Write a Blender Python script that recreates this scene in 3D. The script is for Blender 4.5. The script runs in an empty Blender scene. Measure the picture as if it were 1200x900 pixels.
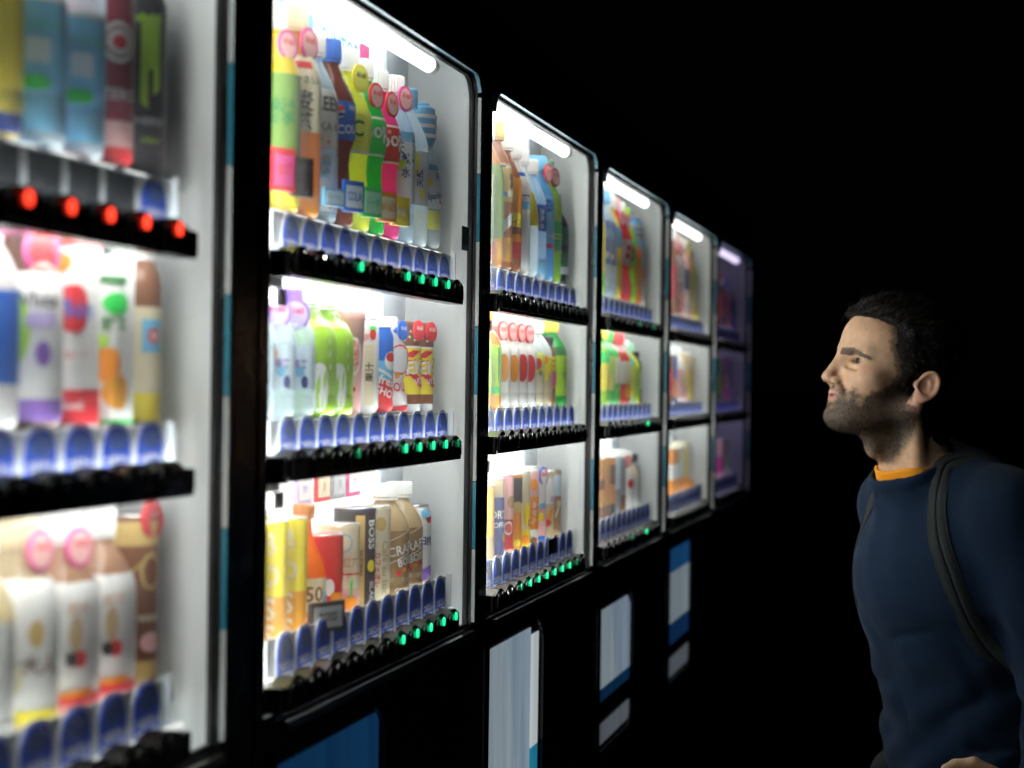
import bpy, bmesh, math, random
import numpy as np
from mathutils import Vector, Matrix
R = math.radians
random.seed(7)
S = bpy.context.scene
COL = S.collection

# ------------------------------------------------------------------ camera, world, exposure
TH = math.atan(527 / 2400)          # the row of machines runs off to the right of the view axis
D = 0.679                           # camera stands this far out from the glass
EYE = 1.52
cd = bpy.data.cameras.new('camera')
cam = bpy.data.objects.new('camera', cd); COL.objects.link(cam)
cam.matrix_world = (Matrix.Translation((D, 0, EYE)) @ Matrix.Rotation(TH, 4, 'Z')
                    @ Matrix.Rotation(R(90), 4, 'X') @ Matrix.Rotation(R(0.8), 4, 'Z'))
cd.sensor_width = 36; cd.lens = 72
cd.clip_start = 0.05; cd.clip_end = 500
cd.dof.use_dof = True; cd.dof.focus_distance = 2.95; cd.dof.aperture_fstop = 4.3
S.camera = cam
W = bpy.data.worlds.new("World"); S.world = W; W.use_nodes = True
bg = W.node_tree.nodes['Background']
bg.inputs[0].default_value = (0.25, 0.35, 0.6, 1); bg.inputs[1].default_value = 0.0006   # night sky
S.view_settings.view_transform = 'Standard'; S.view_settings.look = 'None'
S.view_settings.exposure = 0.52; S.view_settings.gamma = 1
S.cycles.max_bounces = 8; S.cycles.diffuse_bounces = 4; S.cycles.transparent_max_bounces = 24
S.cycles.caustics_reflective = False; S.cycles.caustics_refractive = False
TUBE = 17

# ------------------------------------------------------------------ materials
MATS = {}
def new_mat(name):
    m = bpy.data.materials.new(name); m.use_nodes = True
    return m, m.node_tree, m.node_tree.nodes['Principled BSDF']
def P(name, col, rough=0.5, metal=0.0, spec=0.5, bump=0.0, bscale=200, vary=0.0, vscale=30, sheen=0):
    if name in MATS: return MATS[name]
    m, nt, b = new_mat(name)
    b.inputs['Base Color'].default_value = (*col, 1); b.inputs['Roughness'].default_value = rough
    b.inputs['Metallic'].default_value = metal; b.inputs['Specular IOR Level'].default_value = spec
    tc = nt.nodes.new('ShaderNodeTexCoord')
    if vary:
        n = nt.nodes.new('ShaderNodeTexNoise'); n.inputs['Scale'].default_value = vscale; n.inputs['Detail'].default_value = 5
        nt.links.new(tc.outputs['Object'], n.inputs['Vector'])
        mx = nt.nodes.new('ShaderNodeMix'); mx.data_type = 'RGBA'
        mx.inputs['A'].default_value = (*[c * (1 - vary) for c in col], 1)
        mx.inputs['B'].default_value = (*[min(1, c * (1 + vary)) for c in col], 1)
        nt.links.new(n.outputs['Fac'], mx.inputs['Factor']); nt.links.new(mx.outputs['Result'], b.inputs['Base Color'])
        mr = nt.nodes.new('ShaderNodeMapRange'); mr.inputs['To Min'].default_value = max(.02, rough - .12); mr.inputs['To Max'].default_value = min(1, rough + .12)
        nt.links.new(n.outputs['Fac'], mr.inputs['Value']); nt.links.new(mr.outputs['Result'], b.inputs['Roughness'])
    if bump:
        n2 = nt.nodes.new('ShaderNodeTexNoise'); n2.inputs['Scale'].default_value = bscale; n2.inputs['Detail'].default_value = 4
        nt.links.new(tc.outputs['Object'], n2.inputs['Vector'])
        bp = nt.nodes.new('ShaderNodeBump'); bp.inputs['Strength'].default_value = bump; bp.inputs['Distance'].default_value = 0.002
        nt.links.new(n2.outputs['Fac'], bp.inputs['Height']); nt.links.new(bp.outputs['Normal'], b.inputs['Normal'])
    MATS[name] = m
    return m
def emit(name, col, st, pure=True):
    if name in MATS: return MATS[name]
    m, nt, b = new_mat(name)
    b.inputs['Base Color'].default_value = (*[c * .5 for c in col], 1); b.inputs['Roughness'].default_value = 0.3
    b.inputs['Emission Color'].default_value = (*col, 1); b.inputs['Emission Strength'].default_value = st
    MATS[name] = m
    return m
def liquid(name, col, clear=0.0):
    """plastic bottle with its drink: light passes through it"""
    if name in MATS: return MATS[name]
    m, nt, b = new_mat(name)
    b.inputs['Base Color'].default_value = (*col, 1); b.inputs['Roughness'].default_value = 0.12
    b.inputs['Coat Weight'].default_value = .5
    tr = nt.nodes.new('ShaderNodeBsdfTranslucent'); tr.inputs[0].default_value = (*[min(1, c * 1.1) for c in col], 1)
    mx = nt.nodes.new('ShaderNodeMixShader'); mx.inputs[0].default_value = 0.55
    out = nt.nodes['Material Output']
    nt.links.new(b.outputs[0], mx.inputs[1]); nt.links.new(tr.outputs[0], mx.inputs[2])
    last = mx
    if clear:
        tp = nt.nodes.new('ShaderNodeBsdfTransparent'); tp.inputs[0].default_value = (*[0.6 + 0.4 * c for c in col], 1)
        lw = nt.nodes.new('ShaderNodeLayerWeight'); lw.inputs[0].default_value = .35
        mr = nt.nodes.new('ShaderNodeMapRange'); mr.inputs['To Min'].default_value = clear; mr.inputs['To Max'].default_value = .1
        nt.links.new(lw.outputs['Facing'], mr.inputs['Value'])
        m2 = nt.nodes.new('ShaderNodeMixShader')
        nt.links.new(mr.outputs['Result'], m2.inputs[0]); nt.links.new(last.outputs[0], m2.inputs[1]); nt.links.new(tp.outputs[0], m2.inputs[2])
        last = m2
    nt.links.new(last.outputs[0], out.inputs[0])
    MATS[name] = m
    return m
def glass_mat():
    m, nt, b = new_mat('display_glass'); nt.nodes.remove(b)
    tp = nt.nodes.new('ShaderNodeBsdfTransparent'); tp.inputs[0].default_value = (.95, .97, .97, 1)
    gl = nt.nodes.new('ShaderNodeBsdfGlossy'); gl.inputs['Roughness'].default_value = .03
    lw = nt.nodes.new('ShaderNodeLayerWeight'); lw.inputs[0].default_value = .5
    pw = nt.nodes.new('ShaderNodeMath'); pw.operation = 'POWER'; pw.inputs[1].default_value = 5
    ml = nt.nodes.new('ShaderNodeMath'); ml.operation = 'MULTIPLY_ADD'; ml.inputs[1].default_value = .3; ml.inputs[2].default_value = .015
    nt.links.new(lw.outputs['Facing'], pw.inputs[0]); nt.links.new(pw.outputs[0], ml.inputs[0])
    mx = nt.nodes.new('ShaderNodeMixShader')
    nt.links.new(ml.outputs[0], mx.inputs[0]); nt.links.new(tp.outputs[0], mx.inputs[1]); nt.links.new(gl.outputs[0], mx.inputs[2])
    # translucent veil added to imitate lens bloom in front of the lamps
    ns = nt.nodes.new('ShaderNodeTexNoise'); ns.inputs['Scale'].default_value = 7; ns.inputs['Detail'].default_value = 6; ns.inputs['Roughness'].default_value = .65
    tc = nt.nodes.new('ShaderNodeTexCoord'); nt.links.new(tc.outputs['Object'], ns.inputs['Vector'])
    mr = nt.nodes.new('ShaderNodeMapRange'); mr.inputs['To Min'].default_value = VEIL * .6; mr.inputs['To Max'].default_value = VEIL * 1.4
    nt.links.new(ns.outputs['Fac'], mr.inputs['Value'])
    tl = nt.nodes.new('ShaderNodeBsdfTranslucent'); tl.inputs[0].default_value = (.9, .93, .96, 1)
    m2 = nt.nodes.new('ShaderNodeMixShader')
    nt.links.new(mr.outputs['Result'], m2.inputs[0]); nt.links.new(mx.outputs[0], m2.inputs[1]); nt.links.new(tl.outputs[0], m2.inputs[2])
    nt.links.new(m2.outputs[0], nt.nodes['Material Output'].inputs[0])
    return m
VEIL = .020
GLASS = glass_mat()
C = dict(white=(.86, .86, .84), cream=(.82, .74, .52), black=(.012, .012, .014), dark=(.05, .045, .05), grey=(.32, .35, .38), silver=(.6, .62, .64),
         red=(.72, .03, .04), dred=(.33, .01, .04), pink=(.95, .06, .42), lpink=(.90, .48, .47), magenta=(.75, .08, .30), purple=(.26, .13, .50), lilac=(.55, .45, .75),
         blue=(.02, .14, .60), sky=(.18, .55, .85), pale=(.62, .78, .88), navy=(.015, .035, .20), teal=(.03, .28, .40),
         green=(.02, .62, .09), lime=(.42, .74, .04), dgreen=(.03, .20, .05), olive=(.16, .30, .05), mint=(.35, .75, .55),
         yellow=(.92, .76, .04), lemon=(.86, .90, .12), amber=(.80, .36, .03), orange=(.90, .30, .02), tea=(.50, .17, .04), brown=(.22, .08, .03),
         coffee=(.36, .22, .10), milk=(.62, .36, .22), cola=(.28, .06, .03), beige=(.68, .55, .34), gold=(.62, .43, .14), tan=(.55, .40, .22), clear=(.80, .88, .92))
def ink(c): return P('print_' + c, C[c], .38, spec=.4)
def plas(c): return P('plastic_' + c, C[c], .32, vary=.04, vscale=60)
def liq(c): return liquid('drink_' + c, C[c], .55 if c in ('clear', 'pale') else 0)

BLACK = P('black_enamel', (.010, .011, .012), .28, spec=.45, vary=.25, vscale=9, bump=.05, bscale=400)
BLACKP = P('black_plastic', (.010, .010, .011), .24, spec=.5, bump=.04, bscale=500)
LINER = P('white_liner', (.88, .89, .88), .55, vary=.03, vscale=4)
SIDEM = P('grey_side_liner', (.82, .85, .84), .5, vary=.05, vscale=5)
TRIMG = P('pale_trim', (.62, .66, .64), .35)
TRIMT = P('teal_trim', (.02, .26, .38), .35)
TRIMB = P('sky_blue_trim', (.30, .58, .72), .3)
STEEL = P('brushed_metal', (.62, .62, .60), .28, metal=1, bump=.1, bscale=300)
ACRYL = P('frosted_acrylic', (.70, .76, .80), .2)
TAGB = P('tag_blue', (.004, .10, .85), .7); TAGD = P('tag_slate', (.03, .11, .48), .8); TAGW = P('tag_white', (.80, .83, .88), .8)

# ------------------------------------------------------------------ object helpers
def link(name, me, parent=None, loc=None):
    o = bpy.data.objects.new(name, me); COL.objects.link(o)
    if parent: o.parent = parent
    if loc is not None: o.location = loc
    return o
def thing(name, label, cat, loc=(0, 0, 0), group=None):
    o = bpy.data.objects.new(name, None); COL.objects.link(o); o.location = loc
    o.empty_display_size = .05; o['label'] = label; o['category'] = cat
    if group: o['group'] = group
    return o
class MB:
    def __init__(s): s.v = []; s.f = []; s.m = []; s.mats = []; s.smooth = []
    def mi(s, mat):
        if mat not in s.mats: s.mats.append(mat)
        return s.mats.index(mat)
    def add(s, v, f, mat, smooth=False):
        b = len(s.v); i = s.mi(mat)
        s.v += [tuple(p) for p in v]; s.f += [tuple(b + q for q in p) for p in f]
        s.m += [i] * len(f); s.smooth += [smooth] * len(f)
    def box(s, x0, x1, y0, y1, z0, z1, mat):
        v = [(x, y, z) for x in (x0, x1) for y in (y0, y1) for z in (z0, z1)]
        s.add(v, [(0, 1, 3, 2), (4, 6, 7, 5), (0, 4, 5, 1), (2, 3, 7, 6), (0, 2, 6, 4), (1, 5, 7, 3)], mat)
    def prism(s, pts, x0, x1, mat):
        """outline in (y, z), counter-clockwise, extruded along x"""
        n = len(pts)
        v = [(x0, y, z) for y, z in pts] + [(x1, y, z) for y, z in pts]
        f = [(i, (i + 1) % n, n + (i + 1) % n, n + i) for i in range(n)]
        s.add(v, f + [tuple(range(n))[::-1], tuple(range(n, 2 * n))], mat)
    def ring(s, inner, outer, x0, x1, mat):
        n = len(inner)
        v = [(x, y, z) for x in (x0, x1) for L in (inner, outer) for y, z in L]
        f = []
        for i in range(n):
            j = (i + 1) % n
            f += [(2 * n + i, 2 * n + j, 3 * n + j, 3 * n + i), (i, n + i, n + j, j), (i, j, 2 * n + j, 2 * n + i), (n + i, 3 * n + i, 3 * n + j, n + j)]
        s.add(v, f, mat)
    def lathe(s, prof, mat, seg=28, sq=0.0, cap0=True, cap1=True, smooth=True):
        """prof: list of (z, r)"""
        n = len(prof); v = []; f = []
        for z, r in prof:
            for k in range(seg):
                a = 2 * math.pi * k / seg
                q = 1.0
                if sq: q = (abs(math.cos(a)) ** (2 + 8 * sq) + abs(math.sin(a)) ** (2 + 8 * sq)) ** (-1 / (2 + 8 * sq))
                v.append((r * q * math.cos(a), r * q * math.sin(a), z))
        for i in range(n - 1):
            for k in range(seg):
                l = (k + 1) % seg
                f.append((i * seg + k, i * seg + l, (i + 1) * seg + l, (i + 1) * seg + k))
        s.add(v, f, mat, smooth)
        if cap0: s.add(v[:seg], [tuple(range(seg))[::-1]], mat)
        if cap1: s.add(v[-seg:], [tuple(range(seg))], mat)
    def tube(s, p0, p1, r, mat, seg=14, r1=None):
        p0, p1 = Vector(p0), Vector(p1); d = (p1 - p0).normalized(); r1 = r if r1 is None else r1
        a = d.orthogonal().normalized(); b = d.cross(a); v = []
        for p, q in ((p0, r), (p1, r1)):
            v += [p + (a * math.cos(t) + b * math.sin(t)) * q for t in [2 * math.pi * k / seg for k in range(seg)]]
        s.add(v, [(k, (k + 1) % seg, seg + (k + 1) % seg, seg + k) for k in range(seg)], mat, True)
        s.add(v, [tuple(range(seg))[::-1], tuple(range(seg, 2 * seg))], mat)
    def mesh(s, name):
        me = bpy.data.meshes.new(name); me.from_pydata(s.v, [], s.f)
        for m in s.mats: me.materials.append(m)
        me.polygons.foreach_set('material_index', s.m); me.polygons.foreach_set('use_smooth', s.smooth); me.update()
        return me
    def build(s, name, parent=None, loc=None): return link(name, s.mesh(name), parent, loc)
def rrect(y0, y1, z0, z1, r, n=6, corners=(1, 1, 1, 1)):
    """rounded rectangle, ccw in (y,z): bottom-left, bottom-right, top-right, top-left"""
    out = []
    for (cy, cz, a0), on in zip(((y0 + r, z0 + r, 180), (y1 - r, z0 + r, 270), (y1 - r, z1 - r, 0), (y0 + r, z1 - r, 90)), corners):
        for k in range(n + 1):
            a = R(a0 + 90 * k / n)
            if on: out.append((cy + r * math.cos(a), cz + r * math.sin(a)))
            else:
                sy = 1 if math.cos(R(a0 + 45)) > 0 else -1; sz = 1 if math.sin(R(a0 + 45)) > 0 else -1
                t = k / n * 2
                ex, ez = cy + sy * r, cz + sz * r
                out.append((ex, ez) if 0 < k < n else (cy + r * math.cos(a), cz + r * math.sin(a)))
    return out

TXT = {}
def text_geo(s, bold=0.0, shear=0.0):
    key = (s, bold, shear)
    if key in TXT: return TXT[key]
    cu = bpy.data.curves.new('lettering', 'FONT'); cu.body = s; cu.size = 1; cu.resolution_u = 2; cu.offset = bold; cu.shear = shear
    o = bpy.data.objects.new('lettering', cu); COL.objects.link(o)
    dg = bpy.context.evaluated_depsgraph_get()
    me = bpy.data.meshes.new_from_object(o.evaluated_get(dg))
    v = np.array([p.co[:2] for p in me.vertices]) if len(me.vertices) else np.zeros((0, 2))
    f = [tuple(p.vertices) for p in me.polygons]
    bpy.data.objects.remove(o); bpy.data.curves.remove(cu); bpy.data.meshes.remove(me)
    if len(v):
        mn, mx = v.min(0), v.max(0); v = v - (mn + mx) / 2; v = v / (mx[1] - mn[1])
    TXT[key] = (v, f)
    return TXT[key]
def flat_text(mb, s, h, origin, right, up, mat, bold=0.0, wmax=None, shear=0.0):
    v, f = text_geo(s, bold, shear)
    if not len(v): return
    sx = 1
    w = (v[:, 0].max() - v[:, 0].min()) * h
    if wmax and w > wmax: sx = wmax / w
    o = Vector(origin); r = Vector(right); u = Vector(up)
    mb.add([o + r * (p[0] * h * sx) + u * (p[1] * h) for p in v], f, mat)

# ------------------------------------------------------------------ drinks
def interp(prof, z):
    for (z0, r0), (z1, r1) in zip(prof, prof[1:]):
        if z0 <= z <= z1: return r0 + (r1 - r0) * (z - z0) / max(1e-6, z1 - z0)
    return prof[-1][1]
def profile(kind, h, r):
    if kind == 'pet':
        return [(0, r * .80), (.004, r * .95), (.012, r), (h * .17, r), (h * .18, r * .975), (h * .19, r), (h * .60, r), (h * .66, r * .96), (h * .72, r * .84), (h * .78, r * .66), (h * .83, r * .48), (h * .865, r * .40), (h * .88, r * .40), (h * .882, r * .47), (h * .895, r * .47)]
    if kind == 'wavy':
        return [(0, r * .78), (h * .02, r * .93), (h * .10, r), (h * .17, r * .99), (h * .27, r * .86), (h * .33, r * .82), (h * .40, r * .84), (h * .50, r * .96), (h * .57, r), (h * .64, r * .97), (h * .71, r * .82), (h * .77, r * .62), (h * .83, r * .45), (h * .865, r * .40), (h * .895, r * .42)]
    if kind == 'waist':
        return [(0, r * .80), (.005, r * .96), (h * .10, r), (h * .20, r * .98), (h * .26, r * .84), (h * .34, r * .80), (h * .42, r * .86), (h * .48, r), (h * .66, r), (h * .72, r * .86), (h * .79, r * .60), (h * .86, r * .40), (h * .895, r * .42)]
    if kind == 'round':   # sparkling bottle with a long sloping shoulder
        return [(0, r * .70), (.006, r * .94), (h * .06, r), (h * .38, r), (h * .46, r * .98), (h * .56, r * .90), (h * .66, r * .74), (h * .76, r * .54), (h * .84, r * .40), (h * .895, r * .42)]
    if kind == 'can':
        return [(0, r * .78), (.003, r * .84), (.010, r), (h - .012, r), (h - .004, r * .88), (h, r * .87)]
    if kind == 'steel':
        return [(0, r * .96), (.002, r), (.005, r * .97), (h - .005, r * .97), (h - .002, r), (h, r * .96)]
    if kind == 'bcan':    # bottle-shaped aluminium can with screw cap
        return [(0, r * .86), (.005, r), (h * .74, r), (h * .80, r * .93), (h * .86, r * .74), (h * .885, r * .66), (h * .89, r * .66), (h * .9, r * .66)]
    if kind == 'neck':    # slim dressing-like bottle with a long neck
        return [(0, r * .85), (.006, r), (h * .45, r), (h * .54, r * .92), (h * .63, r * .66), (h * .72, r * .44), (h * .86, r * .34), (h * .92, r * .36)]
    if kind == 'cup':
        return [(0, r * .80), (.003, r * .84), (h - .008, r), (h - .007, r * 1.04), (h, r * 1.04)]
    if kind == 'carton':
        return [(0, r), (h, r)]
HT = {'pet', 'wavy', 'waist', 'round', 'neck', 'bcan'}
CATS = {'can': 'can', 'steel': 'can', 'bcan': 'bottle', 'cup': 'cup', 'carton': 'carton'}
def place(prof, az, z, lift, sq=0, box=None):
    if box:
        w = box + lift
        a = R(az)
        if az < 45: return (math.tan(0) + (az / 45 - 0) * 0 + 0, 0, 0)
    r = interp(prof, z) + lift
    if sq:
        a = R(az) - math.pi / 2
        e = 2 + 8 * sq
        r = r * (abs(math.cos(a)) ** e + abs(math.sin(a)) ** e) ** (-1 / e)
    return (r * math.sin(R(az)), -r * math.cos(R(az)), z)
def decal(mb, prof, d, h, lift, sq, r0):
    kind = d[0]
    if kind == 't':
        _, s, hh, az, zf, col = d[:6]; rot = d[6] if len(d) > 6 else 0; wmul = d[7] if len(d) > 7 else 1
        v, f = text_geo(s, .018, .0)
        if not len(v): return
        c, sn = math.cos(R(rot)), math.sin(R(rot))
        pts = []
        for p in v:
            x, y = p[0] * hh * wmul, p[1] * hh
            x, y = x * c - y * sn, x * sn + y * c
            pts.append(place(prof, az + math.degrees(x / r0), zf * h + y, lift, sq))
        mb.add(pts, f, ink(col)); return
    _, w, hh, az, zf, col = d[:6]; sl = d[6] if len(d) > 6 else 0
    n = 12; v = []
    for k in range(n + 1):
        t = -1 + 2 * k / n
        yy = hh / 2 * (math.sqrt(max(0, 1 - t * t)) if kind == 'e' else 1)
        if kind == 'd': yy = hh / 2 * (1 - abs(t))
        for sg in (-1, 1):
            v.append(place(prof, az + math.degrees(t * w / 2 / r0), zf * h + sg * yy + t * sl, lift, sq))
    mb.add(v, [(2 * k, 2 * k + 2, 2 * k + 3, 2 * k + 1) for k in range(n)], ink(col), True)
def product(spec, loc, label, group):
    kind, h, r, body, cap, bands, decals, extra = spec['kind'], spec['h'], spec['r'], spec['body'], spec.get('cap', 'white'), spec.get('bands', []), spec.get('dec', []), spec.get('x', {})
    nm = {'can': 'drink_can', 'steel': 'drink_can', 'cup': 'drink_cup', 'carton': 'drink_carton'}.get(kind, 'drink_bottle')
    t = thing(nm, label, CATS.get(kind, 'bottle'), loc, group)
    t.rotation_euler.z = R(random.uniform(-5, 5))
    prof = profile(kind, h, r); sq = extra.get('sq', .9 if kind == 'carton' else 0)
    mb = MB()
    solid = kind in ('can', 'steel', 'cup', 'carton', 'bcan')
    if sq and kind == 'carton':
        mb.lathe(prof, plas(body), seg=32, sq=sq, smooth=False)
    else:
        mb.lathe(prof, plas(body) if solid else liq(body), sq=sq)
    mb.build('body', t)
    if kind in HT:
        cp = MB(); top = h * .895; cr = prof[-1][1] * 1.14
        if kind == 'neck': top = h * .92
        cr = max(cr, .0125); hc = extra.get('caph', h - top)
        pr = [(top, cr), (top + hc - .002, cr), (top + hc, cr * .9)]
        cp.lathe([(top - .004, cr), (top - .0012, cr)] , plas(cap), seg=28, cap1=False, cap0=False)
        n = 28; v = []
        for z, q in pr:
            for k in range(n * 2):
                a = math.pi * k / n; rr = q * (1 + (.02 if k % 2 else -.02))
                v.append((rr * math.cos(a), rr * math.sin(a), z))
        m2 = n * 2
        cp.add(v, [(i * m2 + k, i * m2 + (k + 1) % m2, (i + 1) * m2 + (k + 1) % m2, (i + 1) * m2 + k) for i in range(2) for k in range(m2)], plas(cap))
        cp.add(v[-m2:], [tuple(range(m2))], plas(cap))
        cp.build('cap', t)
    elif kind in ('can', 'steel'):
        lp = MB(); rr = prof[-1][1]
        lp.lathe([(h - .0002, rr * 1.02), (h + .0015, rr * 1.02), (h + .0015, rr * .93), (h - .003, rr * .90)], STEEL, cap0=False)
        lp.add([(-.009, -.006, h - .002), (.009, -.006, h - .002), (.009, .006, h - .002), (-.009, .006, h - .002)], [(0, 1, 2, 3)], STEEL)
        lp.build('lid', t)
    elif kind == 'cup':
        lp = MB(); lp.lathe([(h, r * 1.03), (h + .004, r * 1.03), (h + .005, r * .98)], plas(cap), cap0=False); lp.build('lid', t)
    if bands or decals:
        lb = MB()
        for z0, z1, c in bands:
            zs = [z0 * h] + [z for z, _ in prof if z0 * h < z < z1 * h] + [z1 * h]
            lb.lathe([(z, interp(prof, z) + .0006) for z in zs], P('label_' + c, C[c], .35, vary=.03, vscale=40, spec=.45), seg=32, sq=sq, cap0=False, cap1=False, smooth=not (kind == 'carton'))
        lo = lb.build('label', t) if bands else None
        if decals:
            pb = MB()
            for i, d in enumerate(decals): decal(pb, prof, d, h, .0011 + .00025 * i, sq, r)
            if pb.v: pb.build('printed_design', lo or t)
    if 'badge' in extra:
        col = extra['badge']; zf = extra.get('bz', .80); br = extra.get('br', .017)
        b = MB(); n = 20
        zc = zf * h; az = R(extra.get('baz', 76)); off = extra.get('bo', .024)
        nx = Vector((math.sin(az), -math.cos(az), .05)).normalized(); rt = Vector((math.cos(az), math.sin(az), 0)); up = nx.cross(rt) * -1
        if up.z < 0: up = -up
        c0 = Vector((math.sin(az), -math.cos(az), 0)) * off + Vector((0, 0, zc))
        b.tube(c0 - nx * .0025, c0, br, ink(col), seg=22)
        b.tube(c0, c0 + nx * .0004, br * .80, ink(extra.get('bcol2', 'lpink')), seg=20)
        flat_text(b, extra.get('bt', '¥160'), br * .42, c0 + nx * .0010 + up * br * .22, rt, up, ink(extra.get('bink', 'red')), .02, wmax=br * 1.3)
        b.tube(Vector((0, 0, zc)), c0 - nx * .0026, .0035, ink(col), seg=8)
        b.build('price_badge', t)
    if 'hood' in extra:   # promotional collar wrapped round the neck
        b = MB(); b.lathe([(h * .70, r * .62), (h * .74, r * .74), (h * .84, r * .80), (h * .96, r * .72), (h * .975, r * .60)], plas(extra['hood']), seg=22, smooth=False)
        for k in range(3): b.lathe([(h * (.76 + .065 * k), r * .82), (h * (.785 + .065 * k), r * .82)], ink('white'), seg=22, cap0=False, cap1=False)
        b.build('neck_collar', t)
    return t
def B(kind, look, h, r, body, cap='white', bands=(), dec=(), **x):
    return dict(kind=kind, look=look, h=h, r=r, body=body, cap=cap, bands=list(bands), dec=list(dec), x=x)

# --- the drinks of every machine, left to right
A = 52
green_pop = B('wavy', 'bright green soda bottle', .222, .033, 'green', 'white', [(.46, .655, 'green'), (.655, .668, 'white'), (.448, .46, 'white')], [('t', 'pop', .021, 62, .565, 'white', 8), ('e', .006, .006, 20, .62, 'lime'), ('e', .004, .004, 35, .63, 'lime'), ('e', .004, .004, 80, .63, 'lime')], badge='red', bz=.79, opaque=1)
pink_pop = B('wavy', 'hot pink soda bottle', .218, .033, 'pink', 'white', [(.46, .66, 'red'), (.66, .672, 'white'), (.448, .46, 'white')], [('t', 'pop', .021, 62, .565, 'white', 8), ('e', .006, .006, 20, .61, 'orange'), ('e', .005, .005, 45, .63, 'lpink'), ('e', .005, .005, 80, .64, 'lpink')], badge='red', bz=.80, opaque=1)
M2R1 = [
 B('pet', 'green tea bottle, yellow shoulder', .228, .033, 'yellow', 'white', [(.20, .66, 'olive'), (.04, .20, 'yellow')], [('t', '緑', .03, 50, .48, 'dgreen')], badge='magenta'),
 B('pet', 'amber barley tea bottle, beige label', .238, .0345, 'amber', 'beige', [(.40, .76, 'cream')], [('r', .026, .008, 45, .715, 'red'), ('t', 'やさしい', .009, 54, .645, 'dark'), ('t', '麦', .023, 42, .545, 'dark'), ('t', '茶', .021, 42, .45, 'dark')], badge='magenta', bz=.82, br=.019),
 B('pet', 'clear bottle with white lettered label', .220, .033, 'pale', 'white', [(.38, .70, 'white'), (.06, .36, 'pale')], [('t', 'GREEN', .017, 54, .62, 'dark', 0, .8), ('t', 'DA·KA·RA', .010, 54, .50, 'grey'), ('e', .004, .005, 30, .44, 'red'), ('e', .004, .005, 45, .43, 'green'), ('e', .004, .005, 60, .42, 'orange'), ('t', '爽', .02, 50, .28, 'sky'), ('e', .01, .02, 38, .12, 'sky'), ('e', .01, .022, 66, .12, 'orange')]),
 B('waist', 'cola bottle with blue cap and label', .224, .033, 'cola', 'blue', [(.46, .665, 'blue')], [('e', .0145, .0145, 46, .605, 'white'), ('e', .0135, .0068, 46, .622, 'red', .001), ('e', .0135, .0045, 46, .590, 'navy', .001), ('t', 'J-COLA', .014, 66, .51, 'white', 6), ('t', 'PEPSI', .006, 84, .63, 'white')]),
 B('wavy', 'yellow lemon soda bottle', .223, .0335, 'lemon', 'white', [(.44, .66, 'lemon'), (.425, .44, 'white')], [('e', .030, .036, 54, .56, 'yellow'), ('e', .026, .031, 54, .56, 'lemon'), ('t', 'C', .020, 50, .56, 'dgreen')], badge='yellow', bcol2='lemon', bink='dark', bz=.84, opaque=1),
 green_pop, pink_pop,
 B('pet', 'pale blue mineral water bottle', .222, .033, 'pale', 'white', [(.24, .62, 'clear'), (.60, .66, 'sky')], [('t', '天', .016, 38, .56, 'navy'), ('t', '然', .014, 58, .50, 'navy'), ('t', '水', .014, 58, .42, 'navy'), ('e', .02, .012, 40, .46, 'lime', .004), ('t', '南アルプス', .006, 80, .55, 'navy', 90)], badge='magenta', bz=.86),
 B('pet', 'clear water bottle with yellow splash', .215, .033, 'clear', 'sky', [(.26, .60, 'clear')], [('e', .012, .03, 45, .52, 'lemon'), ('e', .01, .018, 62, .34, 'lemon'), ('t', '天然', .012, 55, .43, 'navy', 90)]),
 B('round', 'sparkling water bottle with blue collar', .205, .0335, 'clear', 'sky', [(.28, .54, 'clear'), (.54, .58, 'sky'), (.14, .27, 'lemon')], [('e', .013, .013, 44, .455, 'yellow'), ('t', 'Sparkling', .012, 70, .365, 'navy', 8, .8), ('t', '天', .010, 75, .50, 'navy'), ('r', .005, .005, 82, .33, 'red')], hood='sky'),
]
deka = B('bcan', 'yellow and brown energy drink bottle', .130, .0265, 'silver', 'brown', [(.10, .20, 'brown'), (.20, .68, 'yellow'), (.68, .70, 'white'), (.70, .90, 'brown')],
         [('d', .03, .010, 52, .62, 'red', .004), ('t', 'DEKA', .021, 60, .48, 'red', 8, 1.0), ('t', 'DEKA', .018, 60, .48, 'white', 8, 1.06), ('d', .034, .014, 72, .34, 'red', -.010), ('t', 'VITA', .009, 84, .34, 'white', 8),
          ('d', .004, .004, 25, .76, 'cream'), ('d', .004, .004, 40, .79, 'cream'), ('d', .004, .004, 55, .76, 'cream'), ('d', .004, .004, 70, .79, 'cream'), ('d', .004, .004, 32, .84, 'cream'), ('d', .004, .004, 48, .85, 'cream')], badge='red', bz=.86, br=.014, bo=.028, bcol2='red', bink='white', caph=.008)
grape = B('pet', 'clear bottle with violet badge and lilac label', .145, .031, 'clear', 'purple', [(.22, .56, 'pale')], [('e', .022, .022, 20, .49, 'orange'), ('e', .012, .012, 48, .36, 'sky'), ('e', .010, .014, 62, .28, 'navy'), ('e', .008, .01, 30, .40, 'lilac'), ('t', '果実', .010, 50, .42, 'purple')], badge='purple', bcol2='lilac', bz=.80, baz=45, br=.018)
lime_b = B('pet', 'lime green tea bottle, white cap', .146, .031, 'lime', 'white', [(.02, .72, 'lime'), (.72, .77, 'lemon')], [('e', .030, .056, 48, .24, 'white'), ('r', .004, .02, 45, .24, 'lime', .006), ('r', .004, .015, 60, .30, 'lime', .005), ('r', .012, .0015, 15, .5, 'white'), ('r', .003, .006, 78, .6, 'white'), ('r', .003, .006, 78, .5, 'white'), ('r', .003, .006, 78, .4, 'white')], sq=.25, opaque=1, caph=.022)
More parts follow.
